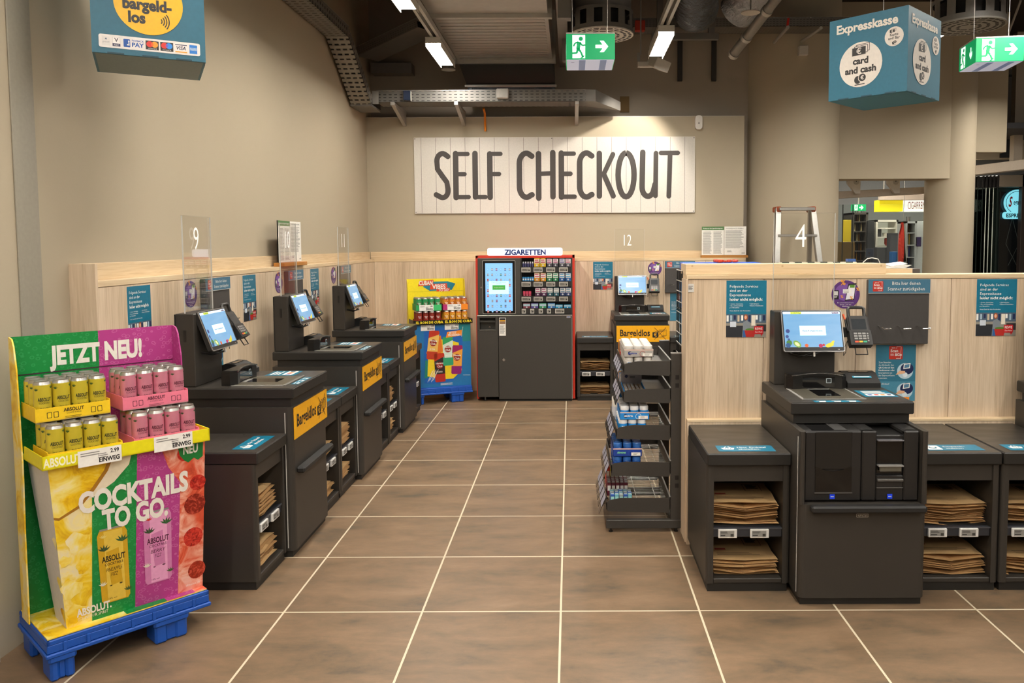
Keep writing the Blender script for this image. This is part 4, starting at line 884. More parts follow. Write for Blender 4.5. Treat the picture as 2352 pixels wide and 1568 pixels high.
# --- far display
A2 = 22; c2 = (-1.29, 4.06)
O2 = (c2[0], c2[1], 0); T2 = place(O2, A2)
pallet('blue plastic pallet under the far rum drinks display', O2, A2)
d = thing('cardboard_display_stand', 'blue cardboard drinks display stand with yellow header beside the cigarette machine', 'display stand', (O2[0], O2[1], .16), A2)
m = MB(); zt = 1.235 - .16; yb = .14
Bx(-.285, .285, -.175, .175, 0, .004, PALB).build('base_card', d)
m.box(-.29, .29, yb, yb + .005, .004, zt, LEMON); m.frame((0, yb, 0))
m.rect(-.29, .29, zt - .132, zt - .13, P('#a8961a', .5), .001)
m.poly([(-.06, zt - .125), (.17, zt - .12), (.21, zt - .055), (.13, zt - .03), (-.02, zt - .03), (-.13, zt - .08)], P('#1b7d94', .45), .0012)
m.poly([(-.18, zt - .075), (-.165, zt - .02), (-.02, zt - .01), (-.025, zt - .065)], P('#d9481f', .45), .0018); m.poly([(-.06, zt - .112), (-.05, zt - .055), (.12, zt - .05), (.125, zt - .1)], P('#d9481f', .45), .0016); m.poly([(.01, zt - .132), (.01, zt - .1), (.15, zt - .098), (.15, zt - .132)], P('#d9481f', .45), .0014)
m.text('CUBAN', -.10, zt - .062, .04, WH, .14, z=.0024, bold=.03); m.text('VIBES', .035, zt - .104, .042, WH, .14, z=.0024, bold=.03); m.text('TO GO!', .085, zt - .131, .026, WH, .11, z=.0024, bold=.02); m.build('header_panel', d)
for sg in (-1, 1):
    w = MB(); x = sg * .291; w.frame((min(x, x + sg * .005), 0, 0), (0, 1, 0), (0, 0, 1)); w.prism([(yb, .004), (yb - .09, .004), (yb - .09, .5), (yb - .06, zt - .13), (yb - .04, zt - .02), (yb - .01, zt), (yb, zt)], 0, .005, LEMON); w.build('wing', d)
m = MB(); z1 = .635
Bl = P('#1a6fa8', .45); m.box(-.275, .285, -.165, .03, .004, z1, Bl); m.frame((0, -.165, 0))
m.rect(.16, .285, .45, z1, P('#1c7f86', .45), .0006)
m.poly([(-.19, .05), (-.19, .56), (-.1, .60), (.16, .60), (.2, .5), (.2, .16), (.1, .06), (-.1, .04)], P('#155fb0', .45), .0008); m.poly([(-.16, .12), (-.14, .5), (-.06, .49), (.1, .46), (.16, .44), (.19, .16), (.1, .08), (.0, .08)], P('#e8c81c', .45), .0011)
m.poly([(-.17, .35), (-.1, .5), (-.02, .52), (0, .36), (-.1, .3)], P('#d9731c', .45), .0013); m.poly([(-.19, .1), (-.06, .13), (-.02, .26), (-.18, .28)], P('#1c7f6e', .45), .001)
def pcanart(cx, cy, rot, top, mid, bot, t):
    w, h = .052, .145; c, s = math.cos(rot), math.sin(rot); Q = lambda x, y: (cx + c * x - s * y, cy + s * x + c * y)
    m.poly([Q(-w, -h * .93), Q(-w * .85, -h), Q(w * .85, -h), Q(w, -h * .93), Q(w, h * .9), Q(w * .85, h), Q(-w * .85, h), Q(-w, h * .9)], mid, .002)
    m.poly([Q(-w, h * .45), Q(w, h * .75), Q(w, h * .9), Q(w * .85, h), Q(-w * .85, h), Q(-w, h * .9)], top, .0022); m.poly([Q(-w, -h * .93), Q(-w * .85, -h), Q(w * .85, -h), Q(w, -h * .93), Q(w, -h * .45), Q(-w, -h * .45)], bot, .0022)
    m.disc(*Q(0, h * .15), .034, P('#8e1f1a', .4), .0026, n=20)
    for t_, yy, hh, ww in (('Havana', .24, .018, .075), ('Club', .02, .018, .05), (t, -.34, .014, .05)):
        if not t_: continue
        vs, fs = glyph(t_, .02, 0); x0, x1 = min(v[0] for v in vs), max(v[0] for v in vs); q = Q(0, h * yy)
        m.add([(q[0] + c * (v[0] - (x0 + x1) / 2) * ww / (x1 - x0) - s * v[1] * hh / CAP, q[1] + s * (v[0] - (x0 + x1) / 2) * ww / (x1 - x0) + c * v[1] * hh / CAP, .003) for v in vs], fs, WH)
pcanart(-.10, .43, -.12, P('#c0341c', .4), P('#e6b85a', .4), P('#b83a1c', .4), '& COLA'); pcanart(.05, .36, .02, P('#2f9a5c', .4), P('#cfe0cf', .4), P('#2f9a6c', .4), 'MOJITO'); pcanart(.14, .27, -.06, P('#9a1c5c', .4), P('#e8a03a', .4), P('#8a1c6a', .4), ''); pcanart(-.035, .2, .04, P('#c0341c', .4), P('#2a2422', .4), P('#b0281c', .4), 'COLA')
m.poly([(.03, .495), (.045, .553), (.195, .568), (.19, .512)], ORANGE, .0024); m.text('JETZT', .10, .535, .018, WH, .08, z=.003, bold=.03); m.text('PROBIEREN', .115, .511, .018, WH, .125, z=.003, bold=.03)
for i in range(6): m.line((-.16 + .012 * i, .06 + .01 * (i % 3)), (-.11 + .012 * i, .17 + .012 * (i % 2)), .003, WH, .0026)
m.line((.19, .5), (.205, .6), .003, WH, .0026); m.line((.2, .11), (.275, .105), .003, WH, .0026); m.lines(-.03, .1, .035, 2, .012, WH, .004, .002); m.build('front_box', d)
m = MB(); z0 = .635; m.box(-.295, .30, -.19, .14, z0, z0 + .004, BLK); m.box(-.295, .30, -.19, -.186, z0, z0 + .045, BLK); m.box(-.295, -.291, -.19, .05, z0, z0 + .045, BLK); m.box(.296, .30, -.19, .05, z0, z0 + .045, BLK)
m.frame((0, -.19, z0)); m.text('EL RON DE CUBA', -.135, .011, .024, LEMON, .27, bold=.03); m.text('EL RON DE CUBA', .155, .011, .024, LEMON, .27, bold=.03); m.build('tray_lip', d)
for x, zz, y in ((-.15, .604, -.167), (.09, .604, -.167)):
    c = MB(); c.frame((0, y, 0)); price_card(c, x, zz, .14, .058, .0035); c.build('price_card', d)
def rum_front(c1, card=True):
    def f(b, w, h):
        b.poly([(0, 0), (w / 2, 0), (w / 2, h), (w * .2, h)], c1, .0006)
        if card: price_card(b, -w * .06 if c1 is ORANGE else -w * .1, h * .5, .14, .058, .0012)
    return f
def hc(body, band, top):
    bo, li = can_mesh(.0285, .125, body, ALU, art_hav(band, top)); return [{'body': bo, 'lid': li}, None]
gcan, ocan, rcan, ycan2 = hc(P('#2f9a5c', .35), P('#bfe0c6', .4), P('#1c7a44', .4)), hc(P('#e0912e', .35), P('#a01c6a', .4), P('#a01c5c', .4)), hc(P('#8a2a1c', .35), P('#c0341c', .4), P('#241c1a', .4)), hc(P('#e0a52e', .35), P('#c0501c', .4), P('#c0341c', .4))
S2 = 'drinks cartons on the far display'
can_tray('a', 'lower red carton of cola rum cans on the far display', S2, 'dark red rum can in the lower red carton', T2, -.135, -.085, .80, P('#c0401f', .5), rcan, rum_front(RED, False), pitch=.062, hgt=.04)
can_tray('b', 'lower orange carton of rum cans on the far display', S2, 'yellow rum can in the lower orange carton', T2, .135, -.085, .80, P('#e08a1f', .5), ycan2, rum_front(LEMON, False), pitch=.062, hgt=.04)
can_tray('c', 'upper green carton of mojito cans on the far display', S2, 'green rum can in the upper green carton', T2, -.135, -.07, .932, P('#249a50', .5), gcan, rum_front(P('#3ab86a', .5)), pitch=.062, hgt=.058)
can_tray('d', 'upper orange and magenta carton of rum cans on the far display', S2, 'orange rum can in the upper magenta carton', T2, .135, -.07, .932, P('#b0246a', .5), ocan, rum_front(ORANGE), pitch=.062, hgt=.058)
# ------------------------------------------------------------------ cigarette machine
YF = 4.0
MX = lambda x: -.905 + (x - 68) * .001068
MZ = lambda y: 1.470 - (y - 103) * .001062
k = thing('cigarette_machine', 'tall dark cigarette vending machine in a red frame against the back wall', 'vending machine', (0, YF, 0))
rd = P('#c9301a', .4)
m = MB(); xa, xb = MX(68), MX(1000); m.box(xa, xa + .022, .01, .53, .02, 1.47, rd); m.box(xb - .022, xb, .01, .53, .02, 1.47, rd); m.box(xa, xb, .01, .53, 1.446, 1.47, rd); m.build('red_frame', k)
dg = P('#3b3833', .45)
m = MB(); m.box(xa + .022, xb - .022, .36, .53, .05, 1.446, BLKM); m.box(MX(490), MX(500), .01, .36, MZ(655), 1.446, dg); m.box(xa + .022, xb - .022, .02, .36, .84, MZ(655), dg); m.box(MX(965), xb - .022, .01, .36, MZ(655), 1.446, dg); m.build('carcass', k)
m = MB(); m.box(xa + .022, MX(490), -.01, .05, MZ(655), 1.446, dg, .004); m.frame((0, -.01, 0))
m.rrect(MX(133), MX(443), MZ(652), MZ(146), .008, ALU, .001); m.rrect(MX(138), MX(438), MZ(647), MZ(151), .006, GLOSSB, .0016); m.disc(MX(121), MZ(402), .009, CHROME, .002); sp = m.build('screen_door', k)
m = MB(); m.frame((0, -.0118, 0)); m.rect(MX(160), MX(416), MZ(625), MZ(172), EM('#7fb8ee', .5), .0008)
ic = [P('#b8363a', .5), P('#7c4a86', .5), P('#3f5f8f', .5), P('#8a9aa8', .5), P('#2f8f9a', .5)]
for r_ in range(9):
    for c_ in range(6):
        x, y = MX(184 + 41 * c_), MZ(232 + 50 * r_ - (2 if r_ > 4 else 0))
        if 2 < r_ < 5 and 1 <= c_ <= 4: continue
        q = (r_ * 5 + c_ * 3) % 5; c = ic[q] if r_ > 4 else (ic[3] if (r_ + c_) % 2 else ic[q])
        if (r_ + c_) % 3 == 0: m.disc(x, y, .010, P('#5f86ac', .5), .0012, n=12); m.disc(x, y, .008, EM('#8fc6f4', .7), .0014, n=12); m.line((x - .006, y - .006), (x + .006, y + .006), .0018, P('#5f86ac', .5), .0016)
        else: m.rect(x - .009, x + .009, y - .012, y + .012, c, .0012); m.rect(x - .009, x + .009, y - .002, y + .003, WINK, .0014)
m.rect(MX(194), MX(381), MZ(465), MZ(342), EM('#b4dcf6', .8), .002); m.rect(MX(227), MX(347), MZ(424), MZ(380), P('#3f9a3c', .5, em=.5), .0024); m.text('Freigabe anfordern', MX(287), MZ(407), .010, WINK, .09, z=.0028)
m.text('Freigabe für Produktentnahme', MX(287), MZ(357), .009, P('#2f5f9a', .5), .145, z=.0026); m.text('erforderlich', MX(287), MZ(370), .009, P('#2f5f9a', .5), .05, z=.0026); m.build('touch_screen', sp)
m = MB(); m.box(MX(80), MX(278), -.03, .30, .045, MZ(806), dg, .003); m.box(MX(80), MX(104), -.03, .3, MZ(806), MZ(672), dg); m.box(MX(253), MX(278), -.03, .3, MZ(806), MZ(672), dg); m.box(MX(104), MX(253), -.03, .3, MZ(690), MZ(672), dg); m.box(MX(104), MX(253), .06, .3, MZ(806), MZ(690), P('#4c4a44', .4))
m.add([(MX(104), -.029, MZ(730)), (MX(253), -.029, MZ(730)), (MX(253), .05, MZ(690)), (MX(104), .05, MZ(690))], [(0, 1, 2, 3)], P('#45423d', .35)); m.box(MX(103), MX(254), -.034, -.028, MZ(806), MZ(801), ALU); m.frame((MX(188), .0595, MZ(785))).disc(0, 0, .008, CHROME, .001); m.disc(0, 0, .005, BLK, .002); m.build('payout_column', k)
m = MB(); m.box(MX(281), MX(970), -.034, .30, MZ(1466), MZ(674), dg, .003); m.box(MX(970), MX(976), -.03, .3, MZ(1466), MZ(674), ALU); m.box(MX(80), MX(976), -.036, .05, MZ(672), MZ(664), ALU, .001)
m.frame((0, -.034, 0)); m.disc(MX(329), MZ(1088), .014, CHROME, .002); m.disc(MX(329), MZ(1088), .009, P('#8f8d88', .3, .8), .003); m.rect(MX(922), MX(958), MZ(690), MZ(676), LGREY, .001); m.rect(MX(926), MX(954), MZ(686), MZ(680), BLUE, .0014)
m.rect(MX(288), MX(350), MZ(858), MZ(688), PAPER, .001); m.rect(MX(292), MX(346), MZ(712), MZ(692), INK, .0014); m.rect(MX(292), MX(346), MZ(720), MZ(712), YEL, .0014); m.rect(MX(292), MX(346), MZ(748), MZ(720), P('#8a6a52', .6), .0014); m.lines(MX(296), MX(342), MZ(765), 10, .0085, GREY, .004, .0014); m.build('lower_door', k)
m = MB(); m.box(MX(285), MX(970), -.02, .2, MZ(1490), MZ(1472), BLKM, .004); m.box(MX(300), MX(390), -.01, .1, MZ(1500), MZ(1490), dg); m.box(MX(880), MX(970), -.01, .1, MZ(1500), MZ(1490), dg); m.box(xa + .03, xb - .03, .1, .5, .03, .06, BLKM)
for x in (xa + .08, MX(320), MX(930)):
    for y in (.04, .45): m.lathe([(.008, 0), (.008, .05)], 8, GREY, x, y); m.lathe([(.018, 0), (.018, .006)], 10, BLKM, x, y)
m.build('base_with_feet', k)
m = MB(); m.frame((0, .06, 0)); m.prism(rr(MX(177), MX(886), 1.470, MZ(30), .02), 0, .02, EM('#eef1ff', .9)); m.text('ZIGARETTEN', MX(532), MZ(94), .050, P('#0c2f6c', .6), .42, z=.0215, bold=.045); m.frame((0, .0, 0)); m.build('lit_sign', k)
sh_y = (212, 348, 488, 603)
for i, y in enumerate(sh_y):
    m = MB(); m.add([(MX(500), .0, MZ(y)), (MX(966), .0, MZ(y)), (MX(966), .35, MZ(y) + .05), (MX(500), .35, MZ(y) + .05)], [(0, 1, 2, 3)], BLKM); m.box(MX(500), MX(966), -.004, .004, MZ(y + 50), MZ(y), P('#2a2926', .4))
    m.frame((0, -.004, 0)); tg = ((500, 585), (614, 697), (733, 816), (853, 935)) if i < 3 else ((500, 537), (580, 617), (660, 697), (738, 775), (815, 900))
    for a, b in tg: m.rect(MX(a), MX(b), MZ(y + 47), MZ(y + 4), P('#d6d2c8', .5), .001); m.rect(MX(a + 4), MX(b - 4), MZ(y + 41), MZ(y + 10), P('#8f8a80', .5), .0014); m.lines(MX(a + 10), MX(b - 22), MZ(y + 23), 2, .012, INK, .004, .0018); m.rect(MX(b - 18), MX(b - 8), MZ(y + 36), MZ(y + 24), INK, .0018)
    m.build('pack_shelf', k)
Bx(MX(500), MX(966), -.006, -.004, MZ(655), 1.445, clear_mat('machine_pane', (.97, .97, .97), .25)).build('window_pane', k)
def pack(col, col2, lab, x, y, w=.055, h=.085, d=.023, grp=None, rows=2):
    """carton of pack form, warning picture above, brand field below"""
    for j in range(rows):
        loc = (MX(x), YF + .006 + j * .04, MZ(y) + .002 + j * .0058)
        key = (col, col2, w, h)
        L = '%s %s' % ('front' if j == 0 else 'rear', lab)
        if key not in _pk:
            b = MB(); b.box(-w / 2, w / 2, 0, d, 0, h, col, .002); b.frame((0, -.0002, 0)); b.rect(-w / 2 + .002, w / 2 - .002, h * .42, h - .006, WINK if h > .06 else col2, .0006); b.rect(-w / 2 + .006, w / 2 - .006, h * .5, h * .62, col2, .001); b.rect(-w / 2 + .006, w / 2 - .012, h * .75, h * .86, col2, .001); b.disc(0, h * .2, min(w, h) * .16, P('#d8d8dc', .4), .001, n=12)
            _pk[key] = tag(put(b.build('cigarette_pack'), loc), L, 'cigarette pack', grp)
        else: dup(_pk[key], loc, 0, L, grp)
_pk = {}
GP = 'packs behind the window of the cigarette machine'
cp = lambda h: P(h, .4, nscale=40)
for y, row, items in ((212, 'top shelf', ((645, '#e0b81c', '#c0342a', 'yellow'), (702, '#e6be22', '#b83030', 'yellow'), (762, '#4a4650', '#b03a78', 'grey'), (820, '#4a4650', '#a8346f', 'grey'), (882, '#55525c', '#5a4a9a', 'dark'), (938, '#55525c', '#c04a70', 'dark'))),
                      (348, 'second shelf', ((645, '#e09a1c', '#d8456a', 'orange'), (703, '#e09a1c', '#e06a7a', 'orange'), (762, '#1c7a4a', '#2fa06a', 'green'), (820, '#1f8450', '#2fa880', 'green'), (880, '#1c5aa0', '#2fa0d8', 'blue'), (938, '#1c62a8', '#3fb0e0', 'blue'))),
                      (488, 'third shelf', ((652, '#5a2a50', '#b03a70', 'purple'), (710, '#5f2d56', '#a03468', 'purple'), (768, '#2a5f6a', '#9aa4a4', 'teal'), (826, '#2f6672', '#a8b0b0', 'teal'), (886, '#22386a', '#2f6a8a', 'navy'), (940, '#243c70', '#2f7090', 'navy')))):
    for i, (x, c1, c2, nm) in enumerate(items): pack(cp(c1), cp(c2), '%s %s cigarette pack on the %s of the machine' % ('left' if i % 2 == 0 else 'right', nm, row), x, y, grp=GP)
for i, (x, c1, nm) in enumerate(((546, '#8a3a4a', 'reddish'), (621, '#5a4a9a', 'violet'), (698, '#2fa06a', 'green'), (779, '#2f80c8', 'blue'), (851, '#1fa0d0', 'left cyan'), (930, '#1f98c8', 'right cyan'))): pack(cp(c1), P('#b8d4e0', .4), '%s flat tobacco pouch on the bottom shelf of the machine' % nm, x, 603, .072, .05 if i < 4 else .035, .02, GP, 1)
for i in range(3): pack(cp('#b02a4a'), cp('#d84a6a'), 'red pack on the third shelf of the machine, %s' % nth(i, 3), 524 + 27 * i, 488, .026, .052, .02, GP, 1)
sa = None
for i in range(5):
    for nm, y, c, h in (('small silver filter tube', 212, '#9a98b0', .05), ('blue paper sachet', 348, '#2f90d0', .042)):
        loc = (MX(517 + 22 * i), YF + .02, MZ(y) + .004); L = '%s on the %s shelf of the machine, %s' % (nm, 'top' if y == 212 else 'second', nth(i, 5))
        b = MB()
        if y == 212: b.lathe([(.009, 0), (.0095, .03), (.007, .042), (.007, h)], 10, cp(c), ms=[cp('#4a4a78'), cp(c), WINK])
        else: b.box(-.010, .010, -.006, .006, 0, h, cp(c), .002); b.frame((0, -.0062, 0)); b.rect(-.007, .007, .01, .025, WINK, .0004)
        tag(put(b.build('filter_tube' if y == 212 else 'paper_sachet'), loc), L, 'tube' if y == 212 else 'sachet', 'small goods in the cigarette machine')
# ------------------------------------------------------------------ sweets rack
k = thing('sweets_rack', 'dark metal sweets rack with five sloping shelves at the end of the wooden divider', 'rack', (0, 0, 0))
mt_ = P('#3c3935', .45, .1); Y0, Y1 = .335, .93
for y in (Y0, Y1 - .03):
    m = MB(); m.box(.594, .655, y, y + .03, .022, .99, mt_, .002); m.box(.5935, .6555, y - .0005, y + .0305, .988, .993, GREY)
    for z in (.86, .815, .305, .26): m.frame((0, y, 0)); m.rrect(.617, .637, z - .012, z + .012, .001, BLK, .0008); m.world()
    m.build('upright', k)
m = MB(); m.box(.24, .655, Y0 - .004, Y0 + .03, .022, .068, mt_, .002); m.box(.24, .655, Y1 - .03, Y1, .022, .068, mt_, .002); m.box(.60, .65, Y0 + .03, Y1 - .03, .03, .066, mt_)
for x in (.265, .625):
    for y in (Y0 + .012, Y1 - .015): m.lathe([(.012, 0), (.012, .006), (.006, .008), (.006, .025)], 10, BLK, x, y)
m.build('base_frame', k)
SP = [[(.335, .922), (.345, .936), (.41, .949), (.592, .950), (.592, .89), (.583, .868), (.341, .877), (.335, .885)],
      [(.331, .775), (.345, .788), (.41, .797), (.592, .796), (.592, .735), (.586, .717), (.335, .726), (.331, .735)],
      [(.294, .572), (.312, .586), (.387, .598), (.592, .595), (.592, .53), (.586, .513), (.294, .522)],
      [(.267, .375), (.283, .386), (.349, .394), (.592, .390), (.592, .33), (.586, .310), (.267, .317)],
      [(.240, .166), (.258, .180), (.318, .192), (.592, .191), (.592, .13), (.583, .108), (.25, .118), (.240, .13)]]
for i, sp in enumerate(SP):
    x0 = sp[0][0]; zb = min(p[1] for p in sp); zt = max(p[1] for p in sp)
    s = MB()
    s.frame((0, Y0, 0)); s.prism(sp, -.003, 0, mt_)
    s.frame((0, Y1, 0)); s.prism(sp, 0, .003, mt_); s.world()
    s.box(.588, .594, Y0, Y1, zb + .02, zt + .004, mt_); s.box(.587, .595, Y0, Y1, zt + .003, zt + .006, GREY)
    zf = zb + .032
    if i < 2: s.box(x0 + .02, .588, Y0 + .003, Y1 - .003, zf - .004, zf, P('#8b8884', .35, .5))
    else:
        for q in range(22): y = Y0 + .02 + q * (Y1 - Y0 - .04) / 21; s.tube([(x0 + .02, y, zf), (.588, y, zf)], .0018, ALU, 5)
    for q in (.42, .53): s.tube([(q, Y0 + .004, zf - .004), (q, Y1 - .004, zf - .004)], .0028, ALU, 6)
    s.box(x0, x0 + .004, Y0, Y1, zf - .01, zf + .035, mt_)
    sh = s.build('shelf', k)
    for j in range(4 if i < 4 else 5):                              # sloping price label holders along the front edge
        y = Y0 + .02 + j * .118; l = MB(); l.frame((x0 - .040, y + .054, zf - .045), (0, -1, 0), (.42, 0, 1)); hh = .085 if i < 4 else .11
        l.box(-.052, .052, 0, hh, -.001, .0012, PLAS); l.rrect(-.046, .046, hh * .35, hh * .9, .004, P('#a7a6b4', .5), .0018); l.lines(-.04, .03, hh * .7, 3, hh * .13, P('#6d6c78', .5), .003, .0022); l.build('price_label', sh)
def tub(body, lid, r, h, lab=None):
    b = MB(); b.lathe([(r * .9, 0), (r, .006), (r, h * .62), (r * .94, h * .66), (r * 1.0, h * .70), (r * 1.0, h * .94), (r * .9, h)], 14, body, ms=[body, body, body, lid, lid, lid])
    b.frame((0, -r - .0006, 0)); b.rect(-r * .35, r * .35, h * .2, h * .5, WINK if lab is None else lab, .0003); return b
_tb = {}
def tubs(kind, where, x0, y0, z, nx, ny, px, py, mk):
    for j in range(ny):
        for i in range(nx):
            loc = (x0 + i * px, y0 + j * py, z); L = '%s %s gum tub of %s row, %s' % (nth(i, nx), kind, ORD[j], where); g = '%s gum tubs, %s' % (kind, where)
            if kind not in _tb: _tb[kind] = tag(put(mk.build('gum_tub'), loc), L, 'gum tub', g)
            else: dup(_tb[kind], loc, random.uniform(-5, 5), L, g)
def gum_carton(lab, x0, x1, y0, y1, z0, z1, col, txt, tink, ringc):
    b = MB(); t = .0015
    b.box(x0, x1, y0, y0 + t, z0, z1, col); b.box(x0, x1, y1 - t, y1, z0, z1, col); b.box(x0, x0 + t, y0, y1, z0, z1, col); b.box(x1 - t, x1, y0, y1, z0, z1, col); b.box(x0, x1, y0, y1, z0, z0 + t, col)
    b.box(x0, x1, y0 - .0004, y0, z1 - .006, z1, P('#d8b8a8', .5)); w, h = x1 - x0, z1 - z0; b.frame((x0, y0, z0))
    if txt == 'extra': b.disc(w * .2, h * .5, h * .26, NAVY, .0008); b.disc(w * .22, h * .5, h * .17, col, .001)
    b.text(txt, w * .14, h * .38, h * .26, tink, w * .30, 'L', z=.0014, bold=.03, shear=.1 if txt != 'extra' else 0); b.disc(w * .63, h * .42, h * .38, ringc, .0008); b.disc(w * .63, h * .42, h * .33, col, .0011); b.rect(w * .63, w * .95, h * .1, h * .5, PAPER, .0014); b.lines(w * .7, w * .88, h * .35, 2, h * .13, GREY, h * .05, .0018)
    return tag(b.build('gum_carton'), lab, 'carton')
wt = tub(P('#c9c4be', .3), P('#d9d5cf', .3), .0245, .058, P('#2f6fb0', .4)); bt = tub(P('#1f86d0', .3), P('#eef0f2', .3), .0245, .07, P('#d8e8f4', .4)); nt = tub(P('#1d4f9c', .25), P('#2f6ab8', .25), .0245, .07, P('#9fe0c8', .4))
tubs('white', 'lower layer of top rack shelf', .366, .372, .912, 3, 7, .0515, .051, wt)
gum_carton('grey carton of white gum tubs on the top rack shelf', .338, .498, .345, .712, .971, 1.012, P('#a9a49e', .5), 'extra', P('#1f3f8f', .5), P('#b0302a', .5))
tubs('white', 'grey carton on top rack shelf', .365, .372, .974, 3, 7, .0525, .051, wt)
tubs('blue', 'lower layer of third rack shelf', .334, .372, .555, 3, 5, .0515, .051, bt)
gum_carton('light blue carton of gum tubs on the third rack shelf', .316, .476, .345, .60, .626, .668, P('#1c86d4', .5), 'extra', WINK, WINK)
tubs('blue', 'light blue carton on third shelf', .343, .372, .629, 3, 5, .0525, .05, bt)
tubs('dark blue', 'lower layer of fourth rack shelf', .304, .372, .350, 3, 5, .0515, .051, nt)
gum_carton('dark blue carton of gum tubs on the fourth rack shelf', .278, .436, .345, .60, .421, .466, P('#103a94', .5), 'Airwaves', P('#7fd0a0', .4), P('#1a4aa8', .5))
tubs('dark blue', 'dark blue carton on fourth shelf', .305, .372, .424, 3, 5, .0525, .05, nt)
# second shelf: open box of small packets; far facings; bottom shelf packets
def packets(kind, where, x0, y0, z, nx, ny, px, py, sz, cols, tilt=0):
    for j in range(ny):
        for i in range(nx):
            c = cols[(i + j * 2) % len(cols)]; loc = (x0 + i * px, y0 + j * py, z + (.0 if not tilt else .0)); key = (kind, c); L = '%s %s of %s row, %s' % (nth(i, nx), kind, ORD[j], where)
            if key not in _tb:
                b = MB(); b.box(-sz[0] / 2, sz[0] / 2, -sz[1] / 2, sz[1] / 2, 0, sz[2], c, .002); b.frame((0, -sz[1] / 2 - .0003, 0)); b.rect(-sz[0] * .4, sz[0] * .4, sz[2] * .4, sz[2] * .8, P('#9fd8d0', .4) if 'mint' in kind else WINK, .0004)
                b.frame((0, 0, sz[2] + .0003), (1, 0, 0), (0, 1, 0)); b.rect(-sz[0] * .35, sz[0] * .35, -sz[1] * .3, sz[1] * .3, P('#b9c4c8', .4), .0004); o = tag(put(b.build('gum_packet'), loc), L, 'gum packet', '%s group, %s' % (kind, where)); _tb[key] = o
            else: dup(_tb[key], loc, random.uniform(-3, 3), L, '%s group, %s' % (kind, where))
b = MB(); b.box(.338, .455, .345, .347, .752, .775, P('#2f8fd8', .4)); b.box(.338, .340, .345, .60, .752, .79, P('#2f8fd8', .4)); b.box(.455, .457, .345, .60, .752, .79, P('#2f8fd8', .4)); b.box(.338, .457, .60, .602, .752, .855, P('#8d8a90', .5)); b.box(.338, .457, .345, .602, .750, .752, P('#2f8fd8', .4)); b.frame((.338, .60, .80)); b.disc(.03, .022, .009, NAVY, .001); b.rect(.05, .08, .012, .024, P('#5f5d66', .5), .001)
tag(b.build('gum_carton'), 'open blue gum carton with a grey raised back on the second rack shelf', 'carton')
packets('small brown packet', 'open blue carton on second shelf', .354, .365, .753, 5, 6, .0215, .039, (.019, .036, .030), (P('#6e5137', .5), P('#5f4630', .5), P('#7b5c3c', .5)))
packets('mint packet', 'bottom rack shelf', .275, .362, .153, 5, 3, .024, .036, (.022, .033, .055), (P('#2458b0', .4), P('#6fb0c0', .4), P('#8a9a9c', .4)))
packets('dark red packet', 'bottom rack shelf', .262, .478, .163, 5, 4, .024, .036, (.022, .033, .075), (P('#6a2030', .4), P('#5a1c2c', .4)))
packets('bright fruit packet', 'far end of bottom shelf', .262, .64, .163, 2, 5, .024, .04, (.022, .033, .12), (P('#d8362a', .4), P('#d0d024', .4), P('#e0408a', .4)))
tubs('pale', 'far end of third rack shelf', .318, .66, .555, 1, 3, .05, .055, tub(P('#d8dce4', .3), WHITE, .0245, .12))
packets('tall blue packet', 'far end of third rack shelf', .330, .83, .555, 2, 2, .03, .036, (.026, .03, .13), (P('#1f7fd0', .4),))
packets('colourful packet', 'far end of top shelf', .352, .75, .912, 2, 4, .03, .04, (.024, .03, .09), (P('#d8362a', .4), P('#e0c020', .4), P('#3a3a40', .4)))
packets('colourful packet', 'far end of second shelf', .345, .66, .752, 2, 5, .03, .045, (.024, .03, .075), (P('#d8d4d0', .4), P('#e0902a', .4), P('#2f6ab0', .4)))
# wire mesh panel with gum boxes behind the divider end
k = thing('wire_mesh_rack', 'black wire mesh rack fixed to the back of the wooden divider end', 'rack'); b = MB(); xm = .655
for y in (.355, .42, .49, .56): b.tube([(xm, y, .80), (xm, y, 1.44)], .004, BLK, 6)
for q in range(12): z = .80 + q * .058; b.tube([(xm - .003, .35, z), (xm - .003, .565, z)], .0026, LGREY, 6)
b.box(xm, xm + .2, .35, .56, .80, .805, BLK); b.box(xm, xm + .2, .35, .56, 1.02, 1.025, BLK); b.box(xm, xm + .2, .35, .56, 1.22, 1.225, BLK); b.build('mesh', k)
for nm, z, h, c in (('tall light blue', 1.026, .17, '#5fb0e0'), ('bright blue', .806, .13, '#2f70d0'), ('small blue and white', 1.226, .15, '#6a9ad8')):
    for j in range(2):
        b = MB(); y = .375 + j * .095; b.box(xm + .012, xm + .09, y, y + .075, z, z + h, P(c, .4), .002); b.frame((xm + .012, y + .0375, z), (0, -1, 0)); b.rect(-.03, .03, h * .3, h * .5, WINK, .0006); tag(b.build('gum_box'), '%s gum box behind the wire mesh, %s box' % (nm, ('nearer', 'farther')[j]), 'box', 'gum boxes behind the wire mesh')
b = MB(); b.box(.668, 1.10, .43, .56, 1.44, 1.479, P('#1f4fb8', .4), .003); b.box(.675, 1.09, .44, .55, 1.477, 1.4805, P('#2f62c8', .4)); tag(b.build('sweets_tray'), 'flat blue sweets tray on the end of the divider top', 'tray')
for i in range(14):
    b = MB(); s_ = random.uniform(.010, .02); x, y = random.uniform(.85, 1.08), random.uniform(.445, .54); b.box(-s_, s_, -s_ * .6, s_ * .6, 0, s_ * .8, P('#c8402a', .4), .003); o = put(b.build('sweet'), (x, y, 1.4806)); o.rotation_euler = (0, 0, random.uniform(0, 3)); tag(o, 'small red wrapped sweet lying in the flat blue tray on the divider', 'sweet', 'red sweets in the flat blue tray')
